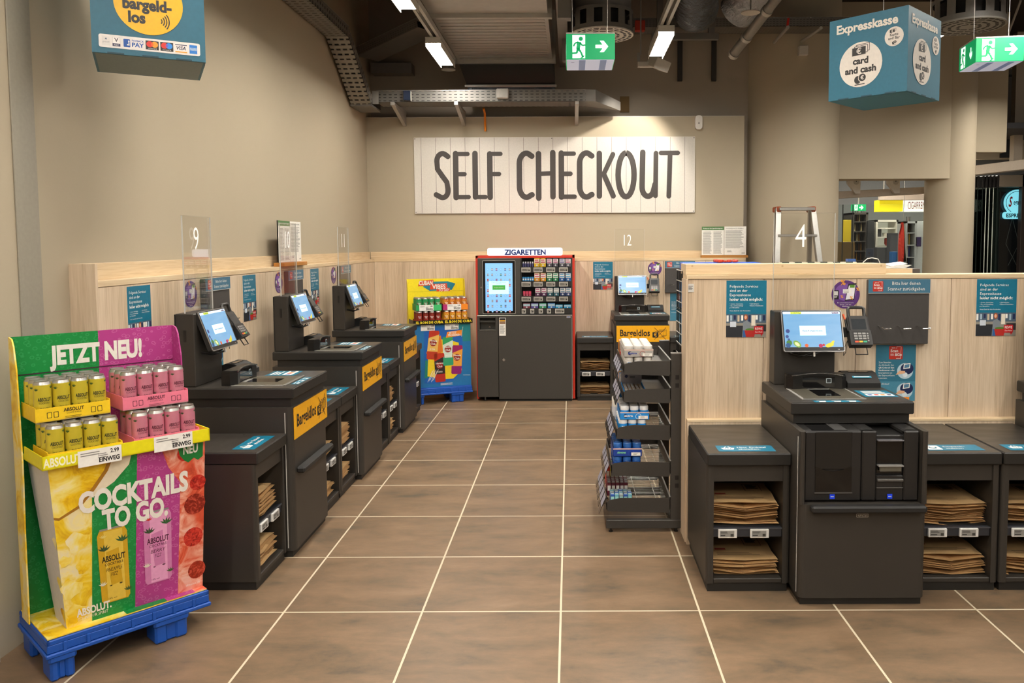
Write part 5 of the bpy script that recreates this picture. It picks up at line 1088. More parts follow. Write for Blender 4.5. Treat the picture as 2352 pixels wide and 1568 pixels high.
# ------------------------------------------------------------------ things behind the divider
b = MB(); x0, x1 = at(1790, 600, Y=.62).x, at(1965, 600, Y=.62).x
b.box(x0, x1, .60, .64, 1.41, 1.4765, P('#d8d4c6', .5))
for i in range(6): a = x0 + (x1 - x0) * (i + .15) / 6; b.box(a, a + (x1 - x0) * .09, .598, .642, 1.45, 1.4775, P('#2b3a38', .5))
tag(b.build('label_rail'), 'long rail of pale labels just above the right counter upstand', 'rail')
k = thing('till_monitor', 'small dark till monitor behind the counter, in front of the tobacco shop', 'monitor', tuple(at(1996, 602, Y=1.6)), -20); p0 = k.location
b = MB(); b.frame((0, 0, .045), (1, 0, 0), (0, .35, 1)); b.prism(rr(-.022, .03, -.01, .055, .004), -.008, 0, BLK); b.rrect(-.02, .028, -.006, .052, .002, P('#2a2d33', .1), .0006); b.build('display', k); b = MB(); b.tube([(0, .01, .07), (.002, .02, -.02), (.0, .015, -.42)], .008, BLKM, 8); b.build('stand', k)
b = MB(); b.tube([at(1982, 603, Y=1.5), at(1992, 594, Y=1.5), at(2003, 592, Y=1.52), at(2017, 595, Y=1.54), at(2021, 604, Y=1.54), at(2021, 604, Y=1.54) + Vector((0, 0, -.3)), Vector((at(2021, 604, Y=1.54).x, 1.56, 1.05))], .0035, WHITE, 6); tag(b.build('white_cable'), 'white cable looped over the counter behind the cash kiosk', 'cable')
b = MB(); p, q = at(1945, 600, Y=.68), at(1963, 594, Y=.68); b.box(p.x, q.x, .66, .70, 1.41, q.z, P('#3f5f9a', .2)); tag(b.build('small_tablet'), 'small blue-screened device just above the counter upstand', 'device')
b = MB(); p, q = at(2036, 628, Y=.62), at(2079, 622, Y=.62); b.box(p.x - .06, q.x, .52, .78, 1.41, 1.44, WX, .002); tag(b.build('counter_board'), 'short pale wooden counter board right of the upstand', 'counter')
b = MB(); z = 1.442
for i in range(5): b.frame((p.x + .035 + .006 * i, .60 + .004 * i, z + .0035 * i), (1, .1 * (i - 2), 0), (-.1 * (i - 2), 1, .0)); b.box(-.045, .05, -.06, .06, 0, .003, PAPER)
b.frame((p.x + .04, .62, z + .02), (1, 0, .12), (0, 1, .1)); b.box(-.04, .06, -.05, .05, .0, .002, PAPER); tag(b.build('paper_pile', None), 'untidy pile of white papers on the short counter board', 'papers', None, None)
b = MB(); b.box(.88, 1.98, .44, .82, 0, 1.385, WZ, .002); b.box(.875, 1.985, .435, .83, 1.385, 1.41, WX, .002); tag(b.build('staff_counter'), 'pale wooden staff counter right behind the divider, below the papers', 'counter')
b = MB(); b.box(1.5, 2.6, 1.3, 2.0, 0, 1.0, LAM, .004); b.box(1.48, 2.62, 1.28, 2.02, 1.0, 1.045, TOP, .004); tag(b.build('till_desk'), 'dark till desk hidden behind the divider, carrying the small till monitor', 'desk')
# ladder
k = thing('step_ladder', 'aluminium step ladder standing in front of the round column', 'ladder', (0, 0, 0))
tl, tr_ = at(1787, 478, Y=4.2), at(1866, 476, Y=4.2); cxl = (tl.x + tr_.x) / 2; zt = tl.z; hw_ = (tr_.x - tl.x) / 2
for sg in (-1, 1):
    b = MB(); b.bar((cxl + sg * hw_, 4.2, zt), (cxl + sg * (hw_ + .14), 3.75, 0), .055, .06, ALU, .003); b.build('front_rail', k)
    b = MB(); b.bar((cxl + sg * hw_ * .92, 4.22, zt), (cxl + sg * (hw_ + .05), 4.50, 0), .04, .045, ALU, .003); b.build('rear_rail', k)
for i in range(6):
    t = (zt - .28 * (i + 1)) / zt; y = 3.75 + .45 * t; w = hw_ + .14 * (1 - t); b = MB(); b.box(cxl - w, cxl + w, y - .05, y + .03, zt * t - .012, zt * t + .012, ALU, .004); b.build('step', k)
b = MB(); b.box(cxl - hw_ - .005, cxl + hw_ + .005, 4.12, 4.30, zt - .025, zt + .005, ALU, .004); b.build('top_step', k)
for sg in (-1, 1): b = MB(); b.box(cxl + sg * hw_ - .022, cxl + sg * hw_ + .022, 4.15, 4.34, zt - .04, zt + .016, P('#9a4a2a', .5), .008); b.build('red_cap', k)
# ------------------------------------------------------------------ hanging signs
def wires(k, pts, top):
    b = MB()
    for p in pts: b.tube([p, (p[0] * 1.1, p[1], top)], .0018, LGREY, 5)
    b.build('hanging_wire', k)
def cube_sign(label, c, rz, faces, s=.44, under=P('#2f6d85', .6)):
    k = thing('hanging_cube_sign', label, 'sign', c, rz); h = s / 2; b = MB(); b.box(-h, h, -h, h, 0, s, P('#2b687f', .5)); b.box(-h + .01, h - .01, -h + .01, h - .01, -.001, .0, under)
    for a in (-.3, 0, .3): b.box(a * s - .03, a * s + .03, -h - .0008, -h, 0, .006, P('#1d4250', .6)); b.box(h, h + .0008, a * s - .03, a * s + .03, 0, .006, P('#1d4250', .6))
    b.build('card_cube', k)
    for o, x, fn in faces: f = MB(); f.frame(o, x); fn(f, s); f.build('printed_face', k)
    wires(k, [(h * .3, -h * .8, s), (h * .8, h * .8, s)], CZ - c[2]); return k
INKB = P('#2c2a29', .5); OFFW = P('#ded6cc', .5)
def notes(f, x, y, s, c, bg):
    for i in (2, 1): f.poly([(x - s + i * .28 * s, y - .6 * s + i * .2 * s), (x + s + i * .28 * s, y - .5 * s + i * .2 * s), (x + s + i * .28 * s, y + .6 * s + i * .2 * s), (x - s + i * .28 * s, y + .5 * s + i * .2 * s)], c, .0012 + .0002 * (2 - i)); f.poly([(x - .92 * s + i * .28 * s, y - .52 * s + i * .2 * s), (x + .92 * s + i * .28 * s, y - .42 * s + i * .2 * s), (x + .92 * s + i * .28 * s, y + .52 * s + i * .2 * s), (x - .92 * s + i * .28 * s, y + .42 * s + i * .2 * s)], bg, .0013 + .0002 * (2 - i))
    f.poly([(x - s, y - .6 * s), (x + s, y - .5 * s), (x + s, y + .6 * s), (x - s, y + .5 * s)], c, .0018); f.text('€', x, y - .4 * s, .8 * s, bg, z=.0022, bold=.02)
def coins(f, x, y, s, c, bg):
    f.disc(x - .5 * s, y, .7 * s, c, .0012, .75 * s); f.disc(x + .35 * s, y + .3 * s, .78 * s, bg, .0014); f.disc(x + .4 * s, y + .35 * s, .72 * s, c, .0016); f.text('€', x + .4 * s, y, .7 * s, bg, z=.002, bold=.02); f.line((x - 1.1 * s, y - .95 * s), (x + .9 * s, y - .85 * s), .18 * s, c, .0014)
def express(f, s):
    f.text('Expresskasse', -.005, s * .82, s * .10, P('#e6e0d4', .5), s * .78, z=.001, bold=.035)
    f.disc(-.035, s * .40, s * .275, OFFW, .0008, n=40); f.disc(.145, s * .665, s * .115, OFFW, .0009, n=28)
    notes(f, -.045, s * .565, .038, INKB, OFFW); f.text('card', -.035, s * .41, s * .075, INKB, s * .20, z=.0012, bold=.045); f.text('and cash', -.035, s * .30, s * .075, INKB, s * .40, z=.0012, bold=.045); coins(f, -.035, s * .215, .028, INKB, OFFW)
    notes(f, .135, s * .73, .013, INKB, OFFW); f.text('Karte', .145, s * .672, s * .032, INKB, s * .10, z=.0014, bold=.02); f.text('und Bar', .145, s * .632, s * .032, INKB, s * .14, z=.0014, bold=.02); coins(f, .147, s * .59, .010, INKB, OFFW)
def cashless(f, s):
    yc = s * .525; f.disc(.0, yc, s * .305, P('#f2bb12', .45), .0008, s * .31, n=48); f.text('bargeld-', -.005, s * .455, s * .10, INKB, s * .43, z=.0012, bold=.045); f.text('los', -.045, s * .325, s * .10, INKB, s * .15, z=.0012, bold=.045)
    for i in range(4):
        r_ = .014 + .010 * i
        pts = [(.035 + r_ * math.cos(R(a)) * .9, s * .36 + r_ * math.sin(R(a))) for a in range(-42, 43, 12)]
        for p, q in zip(pts, pts[1:]): f.line(p, q, .0042, INKB, .0012)
    f.rrect(-s * .44, s * .45, s * .055, s * .18, .008, P('#ece6e2', .5), .0008); y0, y1 = s * .073, s * .16
    X = lambda t: -s * .44 + t * s * .89
    f.rect(X(.03), X(.105), y0, y1, P('#e2deda', .5), .001); f.poly([(X(.058), y0 + .024), (X(.08), y0 + .024), (X(.069), y1 - .004)], P('#4a5f7a', .5), .0014); f.text('girocard', X(.068), y0 + .012, .006, P('#8a8a92', .5), s * .055, z=.0014)
    f.rect(X(.13), X(.205), y0, y1, P('#c9c4c6', .5), .001); f.rect(X(.133), X(.202), y0 + .012, y1 - .001, P('#f2eeea', .5), .0012); f.text('V', X(.167), y0 + .018, .015, P('#3a3a4a', .5), z=.0015, bold=.02); f.rect(X(.13), X(.205), y0, y0 + .011, P('#3a3a5a', .5), .0014); f.text('PAY', X(.167), y0 + .002, .006, WINK, s * .04, z=.0018)
    f.rrect(X(.235), X(.30), y0 + .001, y1 - .003, .003, BLUE, .001)
    for a, b_ in ((.275, .3), (.287, .5), (.287, .7), (.287, .3)): f.disc(X(a), y0 + (y1 - y0) * b_, .003, WINK, .0014, n=8)
    f.text('PAYBACK', X(.375), y0 + .026, .007, BLUE, s * .105, z=.0012, bold=.02); f.text('PAY', X(.375), y0 + .005, .016, BLUE, s * .105, z=.0012, bold=.03)
    for x0, c1, c2, mid, nm in ((.45, '#e0352a', '#f0a02a', '#ea6a1c', 'mastercard'), (.595, '#e0352a', '#2f8fe8', '#7a5fc0', 'maestro')):
        f.rect(X(x0), X(x0 + .13), y0, y1, P('#2a2523', .5), .001); xm_ = X(x0 + .065); f.disc(xm_ - .009, y0 + .022, .0125, P(c1, .45), .0014, n=20); f.disc(xm_ + .009, y0 + .022, .0125, P(c2, .45), .0014, n=20); f.disc(xm_, y0 + .022, .0045, P(mid, .45), .0018, .008, n=12); f.text(nm, xm_, y0 + .003, .0045, WINK, s * .075, z=.0014)
    f.rect(X(.745), X(.865), y1 - .006, y1 - .003, NAVY, .001); f.rect(X(.745), X(.865), y0, y0 + .005, P('#e6a02a', .5), .001); f.text('VISA', X(.805), y0 + .012, .014, NAVY, s * .085, z=.0012, bold=.02, shear=.2)
    f.rect(X(.89), X(.97), y0, y1, P('#2f80d8', .5), .001); f.rect(X(.895), X(.965), y0 + .013, y0 + .025, P('#b8d4ee', .5), .0013); f.text('AMERICAN', X(.93), y0 + .0195, .0045, BLUE, s * .055, z=.0016); f.text('EXPRESS', X(.93), y0 + .0135, .0045, BLUE, s * .055, z=.0016)
h = .22
bc = [at(211, 118, Z=2.372), at(473, 143, Z=2.372)]; dv = (bc[1] - bc[0]); ab = math.degrees(math.atan2(dv.y, dv.x)); mid = (bc[0] + bc[1]) / 2; nrm = Vector((-dv.y, dv.x, 0)).normalized()
cb = mid + nrm * (dv.length / 2 + .005)
cube_sign('teal hanging cube reading bargeldlos with payment logos, by the left wall', (cb.x, cb.y, 2.372), ab, (((0, -dv.length / 2 - .001, 0), (1, 0, 0), cashless), ((dv.length / 2 + .001, 0, 0), (0, 1, 0), express)), dv.length, P('#7c8a8a', .6))
ec = [at(1926, 230, Z=2.372), at(2083, 208, Z=2.372), at(2183, 228, Z=2.372)]
dv = ec[1] - ec[0]; S_e = .435; ae = math.degrees(math.atan2(dv.y, dv.x)); ux = dv.normalized(); uy = Vector((-ux.y, ux.x, 0)); ce = ec[1] - ux * S_e / 2 + uy * S_e / 2
cube_sign('teal hanging cube reading Expresskasse card and cash, at the upper right', (ce.x, ce.y, 2.372), ae, (((0, -S_e / 2 - .001, 0), (1, 0, 0), express), ((S_e / 2 + .001, 0, 0), (0, 1, 0), express)), S_e)
EG, EWH = EM('#009c5c', .6), EM('#f4fff8', 1.25)
def runner(f, x, y, s, bg, fg):
    """running figure in a doorway"""
    f.rect(x - .5 * s, x + .5 * s, y - .9 * s, y + .9 * s, bg, .0008)
    f.disc(x + .16 * s, y + .60 * s, .17 * s, fg, .0014, n=16)
    L = lambda a, b, w: f.line((x + a[0] * s, y + a[1] * s), (x + b[0] * s, y + b[1] * s), w * s, fg, .0014)
    L((.02, .36), (-.06, -.2), .3); L((.06, .34), (.28, .08), .13); L((.28, .08), (.5, .12), .12); L((-.02, .36), (-.30, .26), .13); L((-.30, .26), (-.42, .02), .12)
    L((-.08, -.14), (.16, -.42), .17); L((.16, -.42), (.32, -.82), .15); L((-.08, -.16), (-.16, -.50), .17); L((-.14, -.5), (-.62, -.52), .14); f.poly([(x + .1 * s, y - .9 * s), (x + .28 * s, y - .9 * s), (x + .5 * s, y - .7 * s), (x + .34 * s, y - .7 * s)], fg, .0014)
def arrow(f, x, y, s, fg, down=False):
    p = [(-.6, -.16), (.12, -.16), (-.18, -.56), (.2, -.56), (.66, 0), (.2, .56), (-.18, .56), (.12, .16), (-.6, .16)]
    if down: p = [(b * .62, -a) for a, b in p]
    f.poly([(x + a * s, y + b * s) for a, b in p], fg, .0012)
def exit_sign(label, c, rz, sc_, fn):
    w, hh = .30 * sc_, .155 * sc_
    k = thing('exit_sign', label, 'exit sign', c, rz, None); b = MB(); b.box(-w / 2, w / 2, -w / 2, w / 2, 0, hh, EG, .002); b.box(-w / 2, w / 2, -w / 2, w / 2, hh, hh + .008, LGREY); b.build('green_case', k)
    b = MB(); b.box(-w / 2 + .004, w / 2 - .004, -w / 2 + .004, w / 2 - .004, -.002, .0, EM('#c6cbe0', .42)); b.frame((0, 0, -.002), (1, 0, 0), (0, -1, 0)); b.disc(-.11, .08, .012, P('#6a3a3a', .4), .001, .004); b.rect(-.07, -.03, -.14, .14, EM('#7a8fb8', .25), .0006); b.rect(.06, .1, -.14, .14, EM('#7a8fb8', .25), .0006); b.build('white_underside', k)
    for side, o, x in (('f', (0, -w / 2 - .0006, hh / 2), (1, 0, 0)), ('l', (-w / 2 - .0006, 0, hh / 2), (0, -1, 0)), ('r', (w / 2 + .0006, 0, hh / 2), (0, 1, 0))):
        f = MB(); f.frame(o, x); runner(f, -.072 * sc_, 0, .078 * sc_, EWH, EG); arrow(f, .068 * sc_, 0, .062 * sc_, EWH, side == 'l'); f.build('pictogram', k)
    wires(k, [(-.11, 0, hh), (.11, 0, hh)], CZ - c[2]); return k
p0 = at(1355, 149, Z=2.72); exit_sign('green running-man exit sign hanging in the middle below the round air diffuser', (p0.x, p0.y, 2.72), 0, 1.0, None)
q = [at(2248, 142, Z=2.77), at(2200, 165, Z=2.77)]; sz = (q[0] - q[1]).length
exit_sign('green running-man exit sign at the upper right edge with down and right arrows', (q[0].x + .15, q[0].y + .14, 2.77), -7, 1.0, None)
# ------------------------------------------------------------------ lamps
LAMP = lamp_mat(); LZ = 3.30
def strip_light(label, x, y, L=.83, w=.128):
    k = thing('strip_light', label, 'ceiling lamp', (x, y, LZ), 0, 'strip lights on the ceiling tracks')
    b = MB(); b.box(-w / 2, w / 2, -L / 2, L / 2, .004, .05, GREY, .003); b.box(-w / 2 - .002, w / 2 + .002, -L / 2 - .012, -L / 2, .0, .052, LGREY, .002); b.box(-w / 2 - .002, w / 2 + .002, L / 2, L / 2 + .012, .0, .052, LGREY, .002); b.build('housing', k)
    l = MB(); l.box(-w / 2 - .004, -w / 2 + .001, -L / 2, L / 2, -.026, .03, LGREY); l.box(w / 2 - .001, w / 2 + .004, -L / 2, L / 2, -.026, .03, LGREY); l.build('light_cutoff_lip', k)  # lips added to narrow the lamp's spread and darken the upper walls
    Bx(-w / 2 + .003, w / 2 - .003, -L / 2 + .003, L / 2 - .003, .0, .006, LAMP).build('diffuser', k); return k
for i in range(6): strip_light('white strip light on the left ceiling track, ' + ('end lamp next to the silver duct' if i == 0 else 'second from far end, cut by photo top' if i == 1 else '%s from the far end' % ORD[i]), -1.118, 3.367 - 1.82 * i)
for i in range(6): strip_light('white strip light on the middle ceiling track, ' + ('end lamp below the black duct' if i == 0 else '%s from the far end' % ORD[i]), .835, 3.03 - 1.82 * i)
for i in range(5): strip_light('white strip light on the right ceiling track, %s from the far end' % ORD[i], 3.05, 3.0 - 2.1 * i)
for i in range(3): strip_light('added strip light out of view, brightening the upper right wall, %s from the far end' % ORD[i], 5.05, 4.3 - 1.82 * i)  # unseen lamps added to brighten the wall above the cafe
for x, y1, nm in ((-1.10, 3.9, 'left'), (.82, 3.5, 'middle'), (3.03, 3.6, 'right')):
    b = MB()
    for dx in (-.026, .026): b.box(x + dx - .012, x + dx + .012, -7, y1, 3.352, 3.40, GALV)
    b.box(x - .03, x + .03, -7, y1, 3.40, 3.404, GALV); tag(b.build('light_track'), 'long galvanised %s light track under the ceiling' % nm, 'track')
# ------------------------------------------------------------------ cable trays
def tray(label, p, q, w, h, mat, sides=(1, 1), lid=False):
    p, q = Vector(p), Vector(q); d = q - p; L = d.length
    k = thing('cable_tray', label, 'cable tray', p, 0, None); k.rotation_euler = d.to_track_quat('X', 'Z').to_euler()
    b = MB(); b.box(0, L, -w / 2, w / 2, 0, .003, mat)
    for sg, on in zip((-1, 1), sides):
        if on: y = sg * w / 2; b.box(0, L, min(y, y - sg * .003), max(y, y - sg * .003), 0, h, mat); b.box(0, L, min(y, y - sg * .018), max(y, y - sg * .018), h, h + .003, GALV)
    b.build('perforated_tray', k); c = MB()
    for i in range(6): y = -w / 2 + .03 + (w - .06) * i / 5; c.tube([(0, y, .018 + .01 * (i % 2)), (L * .5, y + .006, .02), (L, y, .018 + .008 * (i % 3))], .014, BLKM, 6)
    c.box(.02, L - .02, -w / 2 + .006, w / 2 - .006, .004, h * .8, BLKM); c.build('cables_and_dark_fill', k); return k  # solid dark block added among the cables so the slots read dark
tray('grey cable tray along the top of the left wall', (-2.03, -3, 3.44), (-2.03, 3.29, 3.44), .20, .10, PERFL)
tray('grey cable tray sloping down the left wall to the back corner', (-2.03, 3.27, 3.44), (-2.03, 4.06, 2.97), .20, .09, PERFL)
b = MB(); b.box(-2.14, -1.93, 4.05, 4.45, 2.965, 2.985, GALVD); b.box(-2.14, -1.93, 4.44, 4.46, 2.98, 3.13, GALVD); b.box(-1.94, -1.88, 4.14, 4.15, 3.0, 3.13, GALV); tag(b.build('tray_corner_piece'), 'galvanised corner piece joining the left and back cable trays', 'cable tray')
xe = at(1345, 212, Y=4.15).x
tray('long galvanised cable tray on brackets along the back wall', (-1.90, 4.30, 3.02), (xe, 4.30, 3.02), .30, .115, PERF, (1, 1))
b = MB(); q = at(1425, 250, Y=4.62)
vs = [(xe, 4.15, 3.02), (xe, 4.15, 3.137), (xe + .10, 4.15, 3.137), (xe + .10, 4.15, 3.02), (q.x, 4.6, 3.09), (q.x, 4.6, 3.0), (xe, 4.45, 3.02), (xe, 4.45, 3.137)]
b.add(vs, [(0, 3, 2, 1), (3, 5, 4, 2), (0, 6, 5, 3), (6, 7, 4, 5), (1, 2, 4, 7), (0, 1, 7, 6)], GALVD); tag(b.build('tray_end_piece'), 'smooth galvanised end piece where the back cable tray enters the wall', 'cable tray')
b = MB(); a, c = at(1424, 222, Y=4.92), at(1445, 258, Y=4.92); b.box(a.x, c.x, 4.90, 4.925, c.z, a.z, P('#6e5632', .8)); tag(b.build('wall_hatch'), 'small brown wall opening at the right end of the back cable tray', 'opening')
for i, u in enumerate((905, 1050, 1325)):
    b = MB(); x = at(u, 245, Y=4.2).x; b.box(x - .02, x + .02, 4.12, 4.72, 2.985, 3.018, GALV, .003); b.add([(x - .018, 4.14, 2.99), (x + .018, 4.14, 2.99), (x + .018, 4.71, 2.99), (x - .018, 4.71, 2.99), (x - .018, 4.71, 2.86), (x + .018, 4.71, 2.86)], [(0, 1, 5, 4), (0, 4, 3), (1, 2, 5), (2, 3, 4, 5)], GALV); tag(b.build('tray_bracket'), 'galvanised bracket under the back cable tray, %s of three from the left' % ORD[i], 'bracket')
b = MB(); x = at(936, 220, Y=4.14).x; b.box(x - .035, x + .035, 4.10, 4.149, 3.03, 3.125, P('#1d2a44', .4), .003); b.box(x + .035, x + .042, 4.11, 4.149, 3.025, 3.12, LGREY); tag(b.build('junction_box'), 'small dark blue junction box on the back cable tray', 'junction box')
b = MB(); x = at(1155, 222, Y=4.14).x; b.box(x - .062, x + .062, 4.09, 4.149, 3.045, 3.14, P('#b4b1ab', .5), .008); tag(b.build('junction_box'), 'pale grey junction box on the back cable tray', 'junction box')
b = MB(); x = at(1114, 255, Y=4.68).x; b.tube([(x, 4.55, 3.02), (x, 4.66, 2.98), (x, 4.69, 2.80)], .012, ORANGE, 6); tag(b.build('orange_cable'), 'orange cable hanging below the back cable tray', 'cable')
tray('perforated grey cable tray slanting up behind the left strip light', at(845, 135, Y=4.5), at(985, 70, Y=4.0), .30, .09, PERFF)
b = MB(); p, q = at(880, 160, Y=4.86), at(950, 172, Y=4.86); b.box(-2.1, q.x, 4.75, 4.92, q.z, p.z + .05, GALVD); tag(b.build('steel_bracket'), 'dark steel bracket in the back left corner under the ceiling', 'bracket')
p, q = at(1455, 66, Y=4.4), at(1945, 60, Y=4.4)
tray('long perforated cable tray high on the back wall to the right of the ducts', (p.x - .3, 4.40, p.z - .02), (q.x + .6, 4.40, p.z - .02), .28, .09, PERFF)
# ------------------------------------------------------------------ ducts
k = thing('air_duct', 'large rectangular galvanised air duct above the sign', 'air duct'); xa, xb, z0, z1 = -1.10, -.13, 3.47, 3.95
b = MB(); b.box(xa, xb, -3, 4.32, z0, z1, GALV)
for y in range(0, 15):
    yy = 2.85 + y * .098
    if yy < 4.3: b.box(xa + .03, xb - .03, yy, yy + .03, z0 - .006, z0, GALV, .003)
b.build('duct_body', k)
for y in (-1.2, .75, 2.68, 4.30): b = MB(); b.box(xa - .035, xb + .035, y, y + .05, z0 - .035, z1 + .02, GALV, .004); b.build('flange', k)
b = MB(); b.add([(xa, 4.35, z0), (xb, 4.35, z0), (xb, 4.35, z1), (xa, 4.35, z1), (xa + .05, 4.62, 3.28), (xb + .02, 4.62, 3.28), (xb + .02, 4.9, 3.28), (xa + .05, 4.9, 3.28), (xb, 4.9, z1), (xa, 4.9, z1)], [(0, 4, 5, 1), (4, 7, 6, 5), (1, 5, 6, 8, 2), (0, 3, 9, 7, 4)], P('#2b2825', .7)); b.build('shaded_elbow', k)  # near-black colour stands in for the shade at the duct end
b = MB(); b.box(xa + .03, xb + .04, 4.60, 4.64, 3.255, 3.28, GALV, .003); b.build('flange', k)
b = MB(); b.box(xa + .06, xb + .02, 4.62, 4.9, 3.10, 3.255, FOILD); tag(b.build('foil_collar'), 'dark crumpled foil collar where the rectangular duct meets the back wall', 'air duct')
b = MB(); b.box(-.06, .03, 1.0, 4.8, 3.50, 3.62, GALVD); b.box(-.04, .06, 2.2, 2.3, 3.3, 4.2, GALVD); b.box(-.02, .10, 3.6, 3.7, 3.3, 4.2, GALVD); tag(b.build('steel_hanger'), 'dark steel hanger frame right of the rectangular duct', 'hanger')
def round_duct(label, p, q, r, mat, n=24, rib=False):
    b = MB(); p, q = Vector(p), Vector(q); N = 14; pts = [p.lerp(q, i / N) for i in range(N + 1)]
    b.tube(pts, [r * (1 + .035 * math.sin(i * 2.6)) for i in range(N + 1)], mat, n); return tag(b.build('round_duct'), label, 'air duct')
round_duct('black foil-wrapped round duct coming down behind the middle strip light', at(1600, -160, Y=2.8), at(1598, 30, Y=3.92), .215, FOILD)
round_duct('silver foil flexible duct at the top centre right', at(1850, -140, Y=3.3), at(1690, 28, Y=4.1), .19, FOIL)
b = MB(); p, q = at(1510, 84, Y=4.2), at(1650, 84, Y=4.2); b.box(p.x - .06, q.x, 4.17, 4.24, q.z - .03, q.z + .03, GALVD)
for u in (1516, 1634): x = at(u, 60, Y=4.2).x; b.box(x - .03, x + .03, 4.18, 4.23, q.z, CZ, GALVD)
tag(b.build('duct_support_frame'), 'steel support frame under the black round duct', 'frame')
for i, u in enumerate((1562, 1640)): x = at(u, 130, Y=4.9).x; b = MB(); b.box(x - .025, x + .025, 4.88, 4.93, at(u, 186, Y=4.9).z, at(u, 88, Y=4.9).z, P('#2e2b28', .6)); tag(b.build('wall_channel'), 'dark upright steel channel on the back wall above the sensor, %s one' % ('left', 'right')[i], 'channel')
def diffuser_vent(label, c, r, h=.5, plate=WHITE):
    k = thing('round_air_diffuser', label, 'air diffuser', c, 0, 'round air diffusers'); b = MB()
    b.lathe([(r * .93, .20), (r * .95, .34), (r * .95, h)], 32, GALVD, cap=False); b.lathe([(r, .0), (r, .05)], 32, P('#6d6a66', .45), cap=False); b.lathe([(r, .17), (r, .2)], 32, P('#6d6a66', .45), cap=False); b.lathe([(r * .78, .04), (r * .78, .18)], 24, BLKM, cap=False)
    for i in range(12):
        a = 2 * math.pi * i / 12 + .1
        b.prism([((r * .985) * math.cos(a + t), (r * .985) * math.sin(a + t)) for t in (-.13, 0, .13)] + [(r * math.cos(a + t), r * math.sin(a + t)) for t in (.13, 0, -.13)], .05, .17, P('#6d6a66', .45))
    b.lathe([(r * .9, .20), (r, .20)], 32, GALVD, cap=False); b.build('housing', k)
    p = MB(); p.lathe([(r * 1.01, 0), (r * 1.01, .012)], 36, plate)
    p.frame((0, 0, 0), (1, 0, 0), (0, -1, 0))
    for ring, n in ((.30, 8), (.52, 14), (.74, 20), (.90, 26)):
        for i in range(n):
            a = 2 * math.pi * (i + .5 * (n % 4 == 2)) / n; w = .8 * math.pi * ring * r / n; c_, s_ = math.cos(a), math.sin(a); R_ = ring * r; hh = r * .045
            p.poly([(c_ * (R_ + v) - s_ * u, s_ * (R_ + v) + c_ * u) for u, v in ((-w, -hh), (w, -hh), (w, hh), (-w, hh))], BLKM, .0008)
    p.build('slotted_plate', k); return k
pc = at(1383, 82, Z=3.43); diffuser_vent('round white-plated air diffuser behind the middle exit sign', (pc.x, pc.y, 3.43), .275)
pc = at(2225, 62, Z=3.20); diffuser_vent('round grey air diffuser above the right exit sign, behind the teal cube', (pc.x, pc.y, 3.20), .255, .6, P('#8d8a84', .5))
b = MB(); p, q = at(1682, 128, Y=4.1), at(1800, -25, Y=3.2); b.tube([p, p.lerp(q, .5), q], .048, P('#8f8c87', .5, .4), 14)
for t in (.03, .3, .7): c_ = p.lerp(q, t); d_ = (q - p).normalized() * .02; b.tube([c_ - d_, c_ + d_], .056, GALV, 14)
tag(b.build('drain_pipe'), 'grey pipe running diagonally below the silver ducts', 'pipe')
for i, (u0, v0, u1, v1, c_) in enumerate(((1778, 98, 1810, 62, GALV), (1840, 96, 1886, 64, GALV))): b = MB(); b.tube([at(u0, v0, Y=4.6), at(u1, v1, Y=3.9)], .016, c_, 8); tag(b.build('strut_pipe'), '%s short grey strut right of the diagonal pipe under the ceiling' % ('left' if i == 0 else 'right'), 'strut')
b = MB(); b.tube([at(1808, 66, Y=4.0), at(1811, 42, Y=4.0)], .012, RED, 8); tag(b.build('red_pipe'), 'short red pipe under the ceiling right of the silver duct', 'pipe')
def box_at(name, label, cat, u0, v0, u1, v1, Y, dep, mat, bev=.006):
    p, q = at(u0, v0, Y=Y), at(u1, v1, Y=Y); b = MB(); b.box(p.x, q.x, Y, Y + dep, q.z, p.z, mat, bev); return tag(b.build(name), label, cat)
box_at('fire_alarm', 'square red alarm box on the back wall right of the air diffuser', 'alarm', 1459, 46, 1482, 70, 4.18, .07, P('#b0331f', .5))
box_at('wall_detector', 'square white detector on the round column', 'detector', 1836, 104, 1857, 126, 4.52, .07, LGREY)
p, q = at(1597, 265, Y=4.68), at(1613, 297, Y=4.68); b = MB(); b.frame((0, 4.72, 0)); b.prism(rr(p.x, q.x, q.z, p.z, .03), 0, .05, WHITE); b.rrect((p.x + q.x) / 2 - .006, (p.x + q.x) / 2 + .006, (p.z + q.z) / 2 - .02, (p.z + q.z) / 2, .002, GREY, .0505); tag(b.build('motion_sensor'), 'white motion sensor at the top right of the sign wall', 'sensor')
sp_ = at(1512, 148, Y=3.95)
k = thing('wall_washer_spotlight', 'white box spotlight below the middle strip light, aimed at the big sign', 'spotlight', sp_, 0); b = MB(); b.box(-.085, .085, -.085, .085, -.045, .06, LGREY, .005); s_ = b.build('lamp_box', k); s_.rotation_euler = (.35, .25, .5)
b = MB(); b.box(-.20, -.05, .0, .06, -.02, .03, LGREY, .004); b.box(-.205, -.175, .02, .05, -.02, .12, GREY, .003); b.tube([(-.17, .03, .1), (-.17, .03, CZ - k.location.z)], .008, GREY, 6); b.build('mount', k)
ld = bpy.data.lights.new('spot_lamp', 'SPOT'); ld.energy = 85; ld.color = (1, .93, .82); ld.spot_size = R(86); ld.spot_blend = .55; ld.shadow_soft_size = .03
lo = bpy.data.objects.new('spot_lamp', ld); COL.objects.link(lo); lo.parent = k; lo.location = (.0, .13, .0)
lo.rotation_euler = (Vector((.50, 4.72, 2.0)) - (sp_ + Vector((0, .13, 0)))).to_track_quat('-Z', 'Y').to_euler()
